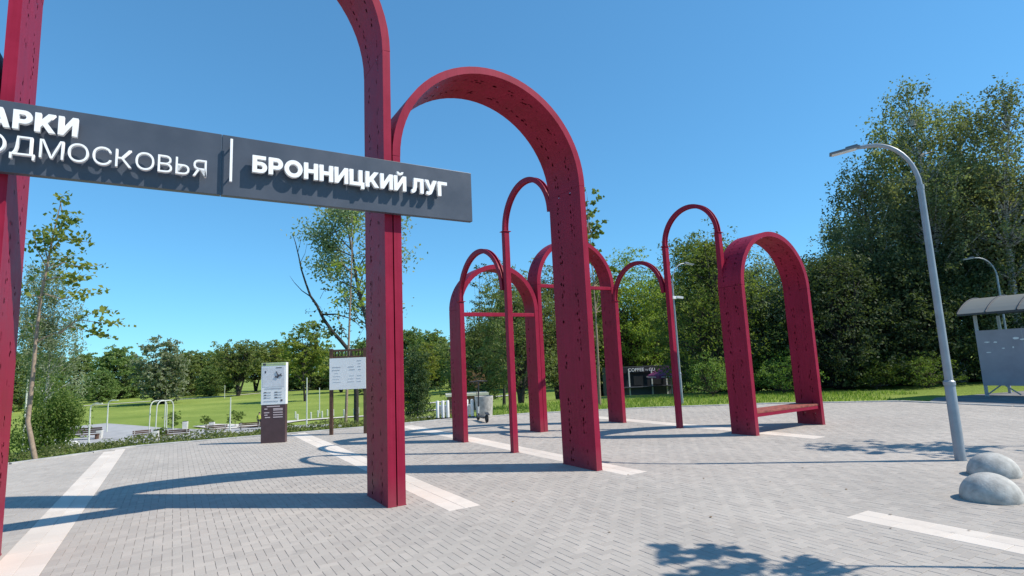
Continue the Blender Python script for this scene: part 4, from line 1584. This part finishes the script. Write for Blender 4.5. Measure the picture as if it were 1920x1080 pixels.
b2 = tree('birch_tree', 'tallest weeping birch above the bus shelter', place(1800, 25.0), 'leaf_birch', 'birch_bark', seed=16, H=14.0, cr=2.5, cb=3.2, n_cl=150, per=130, leaf=0.12, spread=0.3, shape='egg', weep=1.4, elong=1.5, tr=0.24, group=GR)
copy_tree(b2, 'weeping birch cut by the right edge of the picture', loc=place(1925, 24.0), rz=2.1, scale=(1.05, 1.05, 0.93))
copy_tree(b1, 'broad birch behind the tallest birch by the shelter', loc=place(1880, 31.0), rz=4.0, scale=(1.35, 1.35, 1.2))
copy_tree(b1, 'birch standing between the lamp arm and the tallest birch', loc=place(1735, 28.0), rz=5.0, scale=(1.3, 1.3, 1.3))
copy_tree(b2, 'full birch filling the gap right of the tallest birch', loc=place(1860, 26.5), rz=3.4, scale=(1.15, 1.15, 0.98))
s1 = tree('shrub_willow', 'dark bushy tree right of the bench arch', place(1580, 24.0), 'leaf_dark', 'bark_dark', seed=21, H=5.6, cr=2.5, cb=0.1, n_cl=210, per=110, leaf=0.14, spread=0.42, shape='dome', elong=2.0, tr=0.13, forks=3, group=GR)
copy_tree(s1, 'dark bushy tree directly behind the tall street lamp', loc=place(1700, 24.5), rz=1.7, scale=(1.05, 1.05, 1.0))
copy_tree(s1, 'dark bushy tree behind the left post of the bus shelter', loc=place(1815, 25.0), rz=3.9, scale=(1.0, 1.0, 1.0))
copy_tree(s1, 'dark bushy tree behind the wall of the bus shelter', loc=place(1930, 25.0), rz=5.2, scale=(1.1, 1.1, 1.15))
copy_tree(w2, 'willow between the bench arch legs in the back', loc=place(1525, 30.0), rz=2.6, scale=(1.15, 1.15, 0.95))
copy_tree(w2, 'willow behind the left leg of the bench arch', loc=place(1405, 31.0), rz=4.4, scale=(1.15, 1.15, 0.98))
copy_tree(s1, 'dark tree behind the lamp with camera', loc=place(1345, 33.0), rz=1.3, scale=(1.1, 1.1, 1.5))
copy_tree(s1, 'dark tall tree behind the left end of the coffee kiosk', loc=place(1120, 52.0), rz=0.8, scale=(1.6, 1.6, 1.9))
copy_tree(s1, 'dark tree directly behind the coffee kiosk', loc=place(1195, 53.0), rz=2.8, scale=(1.7, 1.5, 1.3))
copy_tree(s1, 'dark tall tree behind the purple parasol', loc=place(1262, 52.0), rz=3.3, scale=(1.6, 1.6, 1.9))
copy_tree(b1, 'tall birch behind the dark bushes left of the lamp', loc=place(1620, 34.0), rz=2.2, scale=(1.2, 1.2, 1.0))
copy_tree(s1, 'dark bushy tree at the far right beyond the shelter roof', loc=place(1990, 30.0), rz=0.9, scale=(1.4, 1.4, 1.7))
copy_tree(s1, 'low dark bush filling the gap under the birches', loc=place(1640, 29.0), rz=5.5, scale=(1.4, 1.2, 1.1))
copy_tree(s1, 'low dark bush behind the birch trunk by the lamp', loc=place(1760, 30.0), rz=2.9, scale=(1.5, 1.3, 1.25))
copy_tree(s1, 'dark bush deep behind the bench seat', loc=place(1470, 34.0), rz=0.4, scale=(1.6, 1.3, 1.05))
copy_tree(s1, 'dark bush deep behind the right leg of the bench arch', loc=place(1550, 36.0), rz=3.0, scale=(1.6, 1.3, 1.2))
copy_tree(s1, 'dark bush deep behind the tall hoop at the bench arch', loc=place(1375, 36.0), rz=4.9, scale=(1.6, 1.3, 1.15))
sb = tree('shrub', 'low bright green bush seen under the bench arch', place(1465, 22.6), 'leaf_mid', 'bark', seed=31, H=1.5, cr=1.1, cb=0.1, n_cl=60, per=70, leaf=0.10, spread=0.22, shape='bush', elong=2.6, tr=0.03, forks=2, group='low bushes', cat='shrub')
copy_tree(sb, 'low bush right of the lamp with camera', loc=place(1335, 22.8), rz=2.0, scale=(0.9, 0.9, 1.05))
copy_tree(sb, 'low pale bush at the foot of the birch left of the lamp', loc=place(1735, 22.2), rz=4.0, scale=(0.9, 0.9, 0.85))
copy_tree(sb, 'low bush left of the lamp pole in the dark bushes', loc=place(1640, 22.8), rz=1.0, scale=(0.9, 0.9, 0.9))

# behind the crossbar arches
m1 = tree('willow_tree', 'olive willow right of the concrete planter', place(975, 27.0), 'leaf_olive', 'bark_dark', seed=41, H=6.4, cr=1.9, cb=0.9, n_cl=130, per=95, leaf=0.14, spread=0.38, shape='egg', elong=2.2, tr=0.13, forks=2, group='trees behind the crossbar arches')
copy_tree(m1, 'olive willow over the brick hut', loc=place(905, 33.0), rz=2.0, scale=(1.1, 1.1, 1.0))
copy_tree(m1, 'olive willow behind the shared crossbar arch leg', loc=place(1045, 30.0), rz=4.0, scale=(1.2, 1.2, 1.15))
copy_tree(w3, 'tall pale willow rising between the hoop and the big leg', loc=place(975, 46.0), rz=1.2, scale=(1.5, 1.5, 1.75))
cf = tree('larch_tree', 'sparse dark larch seen through the left crossbar arch', place(908, 44.0), 'leaf_dark', 'bark_dark', seed=45, H=12.5, cr=1.9, cb=3.5, n_cl=55, per=34, leaf=0.22, spread=0.42, shape='cone', elong=2.0, tr=0.14, lean=0.01, group='larches behind the brick hut')
copy_tree(cf, 'second sparse dark larch nearer the tall hoop', loc=place(942, 42.0), rz=2.4, scale=(1, 1, 0.95))
ln = tree('linden_tree', 'slim young linden rising above the crossbar arches', place(1120, 20.5), 'leaf_linden', 'bark_young', seed=47, H=8.1, cr=0.95, cb=3.2, n_cl=46, per=44, leaf=0.14, spread=0.2, shape='cone', elong=1.15, tr=0.06, lean=0.01, group='young lindens')
dj = tree('juniper_bush', 'dark dense bush right of the middle post', place(779, 24.5), 'leaf_dark', 'bark_dark', seed=49, H=3.4, cr=0.62, cb=0.2, n_cl=80, per=90, leaf=0.10, spread=0.2, shape='egg', elong=2.0, tr=0.05, group='bushes on the slope', cat='shrub')
yw = tree('willow_tree', 'light green willow left of the white bollards', place(772, 46.0), 'leaf_yellow', 'bark', seed=51, H=6.0, cr=1.3, cb=1.6, n_cl=60, per=70, leaf=0.2, spread=0.4, shape='egg', elong=2.2, tr=0.09, forks=2, group='trees behind the crossbar arches')

# far trees round the lawn
FG = 'trees round the far lawn'
ft = tree('lawn_tree', 'silver green round tree alone on the lawn above the swing frame', place(306, 137.0), 'leaf_silver', 'bark_dark', seed=61, H=15.2, cr=5.9, cb=1.0, n_cl=230, per=46, leaf=0.62, spread=0.9, shape='round', tr=0.35, group=FG)
f2_ = tree('lawn_tree', 'forked dark tree on the lawn left of the totem', place(447, 168.0), 'leaf_far', 'bark_dark', seed=63, H=16.5, cr=8.6, cb=4.5, n_cl=190, per=46, leaf=0.65, spread=1.05, shape='vase', tr=0.45, forks=4, group=FG)
f3 = tree('lawn_tree', 'two stemmed light green tree right of the totem', place(572, 121.0), 'leaf_yellow', 'bark_dark', seed=65, H=16.5, cr=4.6, cb=4.6, n_cl=150, per=46, leaf=0.5, spread=0.8, shape='egg', tr=0.3, forks=2, group=FG)
f4 = tree('forest_tree', 'dark round tree at the left end of the far wood', place(215, 185.0), 'leaf_far', 'bark_dark', seed=67, H=15.5, cr=7.6, cb=0.5, n_cl=260, per=46, leaf=0.7, spread=1.0, shape='dome', tr=0.4, group=FG)
FAR = [(150, 200, f4, 1.0, 'tall tree in the far wood behind the drooping tree'), (250, 195, f4, 0.92, 'tree in the far wood left of the silver round tree'), (100, 190, f4, 1.05, 'far tree at the left end behind the linden'),
       (195, 165, f4, 0.55, 'low pale bush before the left part of the far wood'), (345, 190, f4, 0.86, 'far tree directly right of the silver round tree'), (372, 200, f4, 0.9, 'far tree third right of the silver round tree'),
       (395, 180, f4, 0.62, 'low bush on the lawn edge before the far wood'), (415, 205, f4, 1.0, 'far tree behind the left limb of the forked tree'), (480, 205, f2_, 1.05, 'far tree behind the totem left edge'),
       (505, 190, f3, 1.0, 'yellowish tree peeking above the totem'), (530, 205, f4, 1.0, 'far tree behind the right edge of the totem'), (600, 195, f4, 0.95, 'far tree right of the two stemmed tree'),
       (640, 160, f2_, 0.8, 'spreading tree behind the left half of the notice board'), (675, 190, f4, 1.0, 'far tree behind the right half of the notice board'), (720, 200, f4, 1.05, 'far tree hidden mostly by the middle post'),
       (775, 165, f4, 0.98, 'full green tree right of the middle post'), (815, 150, f4, 0.92, 'full green tree beside the left crossbar arch leg'), (845, 140, f2_, 0.78, 'spreading tree inside the left crossbar arch'),
       (885, 120, f4, 0.72, 'round green tree behind the brick hut'), (800, 105, f3, 0.6, 'slim stemmed tree on the lawn above the bollards'), (60, 150, f4, 0.9, 'far tree behind the left red leg'),
       (930, 110, f4, 0.75, 'far tree behind the larches'), (990, 100, f4, 0.8, 'far tree behind the shared leg of the crossbar arches'), (700, 140, f4, 0.6, 'low bushy tree behind the middle post foot'),
       (1060, 90, f4, 0.7, 'far tree behind the big red leg'), (1130, 80, f4, 0.62, 'far dark tree over the coffee kiosk'), (20, 130, f4, 0.8, 'far tree at the very left edge'), (560, 200, f4, 0.8, 'far tree between totem and two stemmed tree'),
       (625, 210, f4, 0.9, 'far tree in the gap left of the notice board')]
for k, (px, Y, src, s, lab) in enumerate(FAR):
    copy_tree(src, lab, loc=place(px, Y), rz=k * 1.37, scale=(s * (1 + 0.1 * math.sin(k * 2.3)), s * (1 + 0.1 * math.cos(k * 1.7)), s * (0.96 + 0.06 * math.sin(k * 5.1))))

# left side: weeping birch, drooping tree
tree('birch_tree', 'tall weeping birch behind the young linden', place(78, 40.0), 'leaf_silver', 'birch_bark', seed=71, H=16.2, cr=2.0, cb=6.0, n_cl=120, per=110, leaf=0.17, spread=0.35, shape='egg', weep=2.2, elong=2.2, tr=0.16, group='weeping trees at the left')
tree('drooping_tree', 'drooping bright green tree below the linden branches', place(105, 30.0), 'leaf_mid', 'bark_dark', seed=73, H=6.6, cr=1.45, cb=2.2, n_cl=62, per=130, leaf=0.15, spread=0.28, shape='round', weep=1.5, elong=2.0, tr=0.10, group='weeping trees at the left')
tree('shrub', 'small round bush at the plaza rim by the cream stripe', place(206, 20.5), 'leaf_mid', 'bark', seed=75, H=1.15, cr=0.42, cb=0.05, n_cl=40, per=60, leaf=0.08, spread=0.12, shape='bush', elong=3.0, tr=0.02, group='bushes on the slope', cat='shrub')
for k, (px, py, s, lab) in enumerate(((322, 806, 2.2, 'small tree beside the swing frame'), (441, 802, 2.0, 'small sapling bush left of the totem'), (386, 800, 1.2, 'small shrub by the far bench'), (303, 822, 0.9, 'small shrub at the foot of the swing frame'))):
    x, y, z = on_terrain(px, py)
    tree('sapling', lab, (x, y, z), 'leaf_mid', 'bark', seed=80 + k, H=s, cr=s * 0.42, cb=s * 0.2, n_cl=30, per=30, leaf=0.16, spread=0.2, shape='bush', tr=0.03, group='small plants by the lower path', cat='shrub')


def sketch_tree(name, label, cat, base, Yb, trunk, branches, leafmat, barkmat, leaf, r0, seed, group=None, elong=1.2):
    """a tree drawn limb by limb: trunk and branches are pixel lists turned into points around depth Yb"""
    rg = np.random.default_rng(seed)
    t = thing(name, label, cat, base, 0, group)
    B = np.array(base)
    mb = MB()
    P = [at_depth(px, py, Yb) - B for px, py in trunk]
    P[0] = np.array([0, 0, -0.05])
    n = len(P)
    mb.tube([tuple(p) for p in P], [max(r0 * (1 - 0.9 * k / (n - 1)), 0.006) for k in range(n)], 8)
    C = []
    for pts, rad_, nl, spread, dy in branches:
        Q = []
        for k, (px, py) in enumerate(pts):
            p = at_depth(px, py, Yb) - B
            p[1] += dy * k / max(1, len(pts) - 1)
            Q.append(p)
        m_ = len(Q)
        mb.tube([tuple(p) for p in Q], [max(rad_ * (1 - 0.85 * k / (m_ - 1)), 0.004) for k in range(m_)], 5)
        Q = np.array(Q)
        if nl:
            seg = np.concatenate([[0], np.cumsum(np.linalg.norm(np.diff(Q, axis=0), axis=1))])
            s = seg[-1] * (0.35 + 0.65 * rg.uniform(0, 1, nl) ** 0.8)
            c = np.stack([np.interp(s, seg, Q[:, k]) for k in range(3)], 1)
            c += rg.normal(size=c.shape) * spread * np.array([1, 1.3, 0.6])
            C.append(c)
    mb.build('trunk', barkmat, t, smooth=True, angle=80)
    if C:
        me = quad_mesh('crown', leaves(np.concatenate(C), leaf, rg, elong, 0.5))
        me.materials.append(MATS[leafmat])
        put('crown', me, t)
    return t


lb = (-10.36, 12.25, tz(-10.36, 12.25))
tr_ = [(42, 860), (52, 790), (62, 700), (68, 630), (76, 560), (88, 500), (98, 450), (108, 405), (116, 372)]
br = [([(116, 395), (112, 372), (120, 366)], .012, 26, .09, 0), ([(98, 455), (108, 425), (112, 395)], .02, 60, .16, .2), ([(94, 470), (120, 445), (150, 452), (174, 456)], .016, 75, .12, -.1),
      ([(90, 490), (75, 450), (66, 428), (58, 430)], .016, 45, .12, .3), ([(92, 478), (110, 455), (128, 440)], .014, 50, .13, -.4), ([(86, 510), (110, 490), (140, 498), (168, 490)], .016, 40, .10, .4),
      ([(84, 525), (120, 520), (150, 530), (182, 518)], .016, 60, .10, -.3), ([(80, 550), (110, 560), (140, 552), (180, 545)], .016, 56, .10, .2), ([(110, 625), (150, 600), (180, 588), (222, 582)], .016, 46, .085, -.2),
      ([(150, 600), (180, 604), (226, 606)], .01, 40, .075, .1), ([(130, 612), (160, 620), (186, 630)], .01, 50, .08, .3), ([(70, 640), (90, 630), (112, 622)], .02, 0, .1, 0), ([(68, 645), (55, 620), (42, 600)], .014, 18, .1, .2),
      ([(80, 545), (68, 520), (62, 490)], .014, 40, .16, .3), ([(88, 500), (80, 470), (84, 440)], .014, 55, .15, -.3), ([(104, 440), (118, 415), (122, 400)], .012, 44, .11, .2), ([(90, 500), (104, 480), (112, 470)], .012, 50, .14, .5),
      ([(78, 560), (62, 550), (52, 548)], .012, 34, .12, -.4)]
sketch_tree('linden_tree', 'slender young linden with yellowing leaves at the left rim', 'tree', lb, 12.25, tr_, br, 'leaf_linden', 'bark_young', 0.115, 0.052, 91, 'young lindens')
# young tree and sparse willow behind the notice board
nbz = tz(-5.05, 17.6)
tr_ = [(649, 800), (651, 720), (654, 640), (657, 560), (659, 500), (660, 450), (660, 405)]
br = [([(660, 470), (655, 440), (664, 410)], .012, 50, .12, .2), ([(658, 510), (640, 490), (632, 505), (626, 508)], .012, 44, .10, -.2), ([(658, 520), (672, 500), (680, 515)], .012, 60, .13, .2), ([(656, 575), (640, 545), (630, 540)], .012, 34, .12, .3),
      ([(655, 600), (675, 580), (690, 560)], .012, 30, .12, -.3), ([(657, 560), (668, 540), (676, 520)], .012, 44, .14, .3), ([(654, 640), (635, 600), (630, 555)], .014, 26, .12, 0)]
sketch_tree('linden_tree', 'slim young tree with yellow green leaves behind the notice board', 'tree', (-5.35, 17.6, tz(-5.35, 17.6)), 17.6, tr_, br, 'leaf_yellow', 'bark_young', 0.12, 0.05, 93, 'young lindens')
# leaning tree with bare limbs
tr_ = [(668, 790), (668, 735), (664, 690), (655, 658), (640, 640), (622, 620), (606, 597), (594, 572), (582, 555), (573, 530), (565, 505), (560, 480), (554, 455), (549, 440)]
br = [([(582, 556), (566, 545), (552, 530), (543, 517)], .03, 0, .1, 0), ([(558, 475), (563, 455), (565, 440)], .015, 0, .1, 0), ([(562, 495), (572, 475), (576, 456)], .015, 0, .1, 0), ([(590, 570), (604, 588), (622, 596), (630, 600)], .025, 14, .15, 0),
      ([(600, 590), (630, 589), (660, 598), (682, 618)], .05, 10, .2, 0), ([(622, 618), (606, 612), (592, 606)], .02, 26, .2, 0), ([(634, 632), (620, 625), (607, 622)], .02, 34, .2, 0), ([(640, 640), (640, 620), (634, 612)], .02, 26, .2, 0),
      ([(596, 580), (585, 585), (576, 584)], .012, 8, .15, 0), ([(600, 560), (606, 548), (612, 540)], .012, 4, .1, 0), ([(585, 565), (600, 575), (610, 590)], .012, 6, .2, 0), ([(654, 655), (668, 640), (684, 612)], .02, 12, .2, 0)]
sketch_tree('leaning_tree', 'dark leaning tree with bare forked limbs left of the middle post', 'tree', (float(at_depth(668, 790, 26)[0]), 26.0, tz(float(at_depth(668, 790, 26)[0]), 26.0)), 26.0, tr_, br, 'leaf_dark', 'bark_dark', 0.16, 0.12, 95, 'trees behind the notice board')
# silver willow crown behind the post
tr_ = [(700, 790), (698, 720), (694, 650), (688, 600), (676, 560), (668, 520), (660, 470), (652, 430), (648, 395)]
br = []
rgb = np.random.default_rng(7)
for (x0, y0, x1, y1, nl) in ((676, 560, 620, 470, 150), (668, 520, 590, 430, 170), (660, 480, 575, 410, 170), (668, 540, 600, 500, 120), (660, 470, 610, 395, 190), (652, 430, 625, 380, 190), (650, 420, 665, 378, 190), (660, 470, 690, 390, 180), (672, 540, 715, 440, 150),
                             (690, 600, 735, 470, 150), (676, 560, 745, 430, 170), (700, 560, 760, 400, 180), (668, 510, 720, 395, 180), (640, 470, 598, 450, 130), (690, 610, 650, 560, 90), (696, 660, 745, 560, 26), (640, 430, 565, 440, 60), (640, 500, 608, 490, 110), (686, 590, 640, 530, 110),
                             (700, 540, 772, 465, 40), (660, 440, 640, 380, 180)):
    mxx, myy = (x0 + x1) / 2 + rgb.uniform(-8, 8), (y0 + y1) / 2 + rgb.uniform(2, 14)
    br.append(([(x0, y0), (mxx, myy), (x1, y1)], .035, int(nl * 2.6), .36, rgb.uniform(-1.4, 1.4)))
bx_ = float(at_depth(700, 790, 27)[0])
sketch_tree('willow_tree', 'airy silver green willow behind the name sign and middle post', 'tree', (bx_, 27.0, tz(bx_, 27.0)), 27.0, tr_, br, 'leaf_silver', 'bark', 0.17, 0.16, 97, 'trees behind the notice board', 1.8)
# brown sapling by the planter
x, y = gz(893, 775)
tree('sapling', 'tiny sapling with brown leaves behind the scooter', (x, y + 1.2, tz(x, y + 1.2)), 'leaf_dry', 'bark', seed=99, H=1.4, cr=0.32, cb=0.9, n_cl=16, per=16, leaf=0.06, spread=0.08, tr=0.012, cat='tree')
# young trees just outside the frame on the right whose shadows fall on the plaza
tree('maple_tree', 'young tree outside the right edge shading the lower right paving', (5.08, 3.93, 0), 'leaf_mid', 'bark_young', seed=101, H=4.55, cr=0.42, cb=3.15, n_cl=18, per=34, leaf=0.12, spread=0.14, shape='round', elong=1.2, tr=0.04, lean=0.02, group='young street trees outside the frame')
tree('maple_tree', 'young tree outside the right edge shading the paving by the lamp', (10.2, 8.35, 0), 'leaf_mid', 'bark_young', seed=103, H=5.7, cr=0.95, cb=3.2, n_cl=26, per=40, leaf=0.13, spread=0.22, shape='round', elong=1.2, tr=0.05, lean=0.02, group='young street trees outside the frame')

# ------------------------------------------------------------------ grass and ground cover
rg = np.random.default_rng(55)
P = np.column_stack([rg.uniform(-16, 14, 90000), rg.uniform(8, 24, 90000)])
d = sdf(P)
az = np.arctan2(P[:, 0], P[:, 1])
P = P[(d > 0.05) & (np.where(az < -0.05, d < 0.9, d < 5.0)) & (np.abs(az) < 0.86) & (rg.random(len(P)) < np.where(az < -0.05, 1.0, 0.6))]
P = P[~((P[:, 0] > 11.4) & (P[:, 1] < 19.5 - 0.0 * P[:, 0]) & (P[:, 0] > 12.0))]
n = len(P)
hgt = rg.uniform(0.05, 0.14, n)
zz = terr(P)
a = rg.uniform(0, 6.28, n)
wv = np.stack([np.cos(a), np.sin(a), np.zeros(n)], 1) * 0.016
ln_ = rg.normal(size=(n, 3)) * 0.04
ln_[:, 2] = 0
b0 = np.column_stack([P, zz - 0.01])
t0 = b0 + np.column_stack([np.zeros(n), np.zeros(n), hgt]) + ln_
Q = np.stack([b0 - wv, b0 + wv, t0 + wv * 0.2, t0 - wv * 0.2], 1)
me = quad_mesh('grass', Q)
me.materials.append(MATS['grass_blade'])
tag(put('grass', me), 'short green grass along the rim of the plaza', 'grass', kind='stuff')
# low hedge-like ground cover on the left rim
P = np.column_stack([rg.uniform(-14, -2, 60000), rg.uniform(9, 18, 60000)])
d = sdf(P)
P = P[(d > 0.15) & (d < 1.5)]
lum = 0.5 + 0.5 * np.sin(P[:, 0] * 3.1) * np.sin(P[:, 1] * 2.7)
c = np.column_stack([P, terr(P) + rg.uniform(0.02, 0.22, len(P)) * (0.35 + lum)])
me = quad_mesh('ground_cover', leaves(c, 0.075, rg, 2.0))
me.materials.append(MATS['leaf_olive'])
tag(put('ground_cover', me), 'low leafy ground cover along the left rim of the plaza', 'ground cover', kind='stuff')
# a few bits of litter on the paving
c = np.column_stack([rg.uniform(-3, 4, 26), rg.uniform(4.2, 9.0, 26), np.full(26, 0.006)])
lq = leaves(c, 0.035, rg, 1.5, 3.0)
lq[:, :, 2] = 0.004 + (lq[:, :, 2] - lq[:, :, 2].min()) * 0.15
me = quad_mesh('leaf_litter', lq)
me.materials.append(MATS['leaf_dry'])
tag(put('leaf_litter', me), 'tiny dry leaves scattered on the paving', 'litter', kind='stuff')
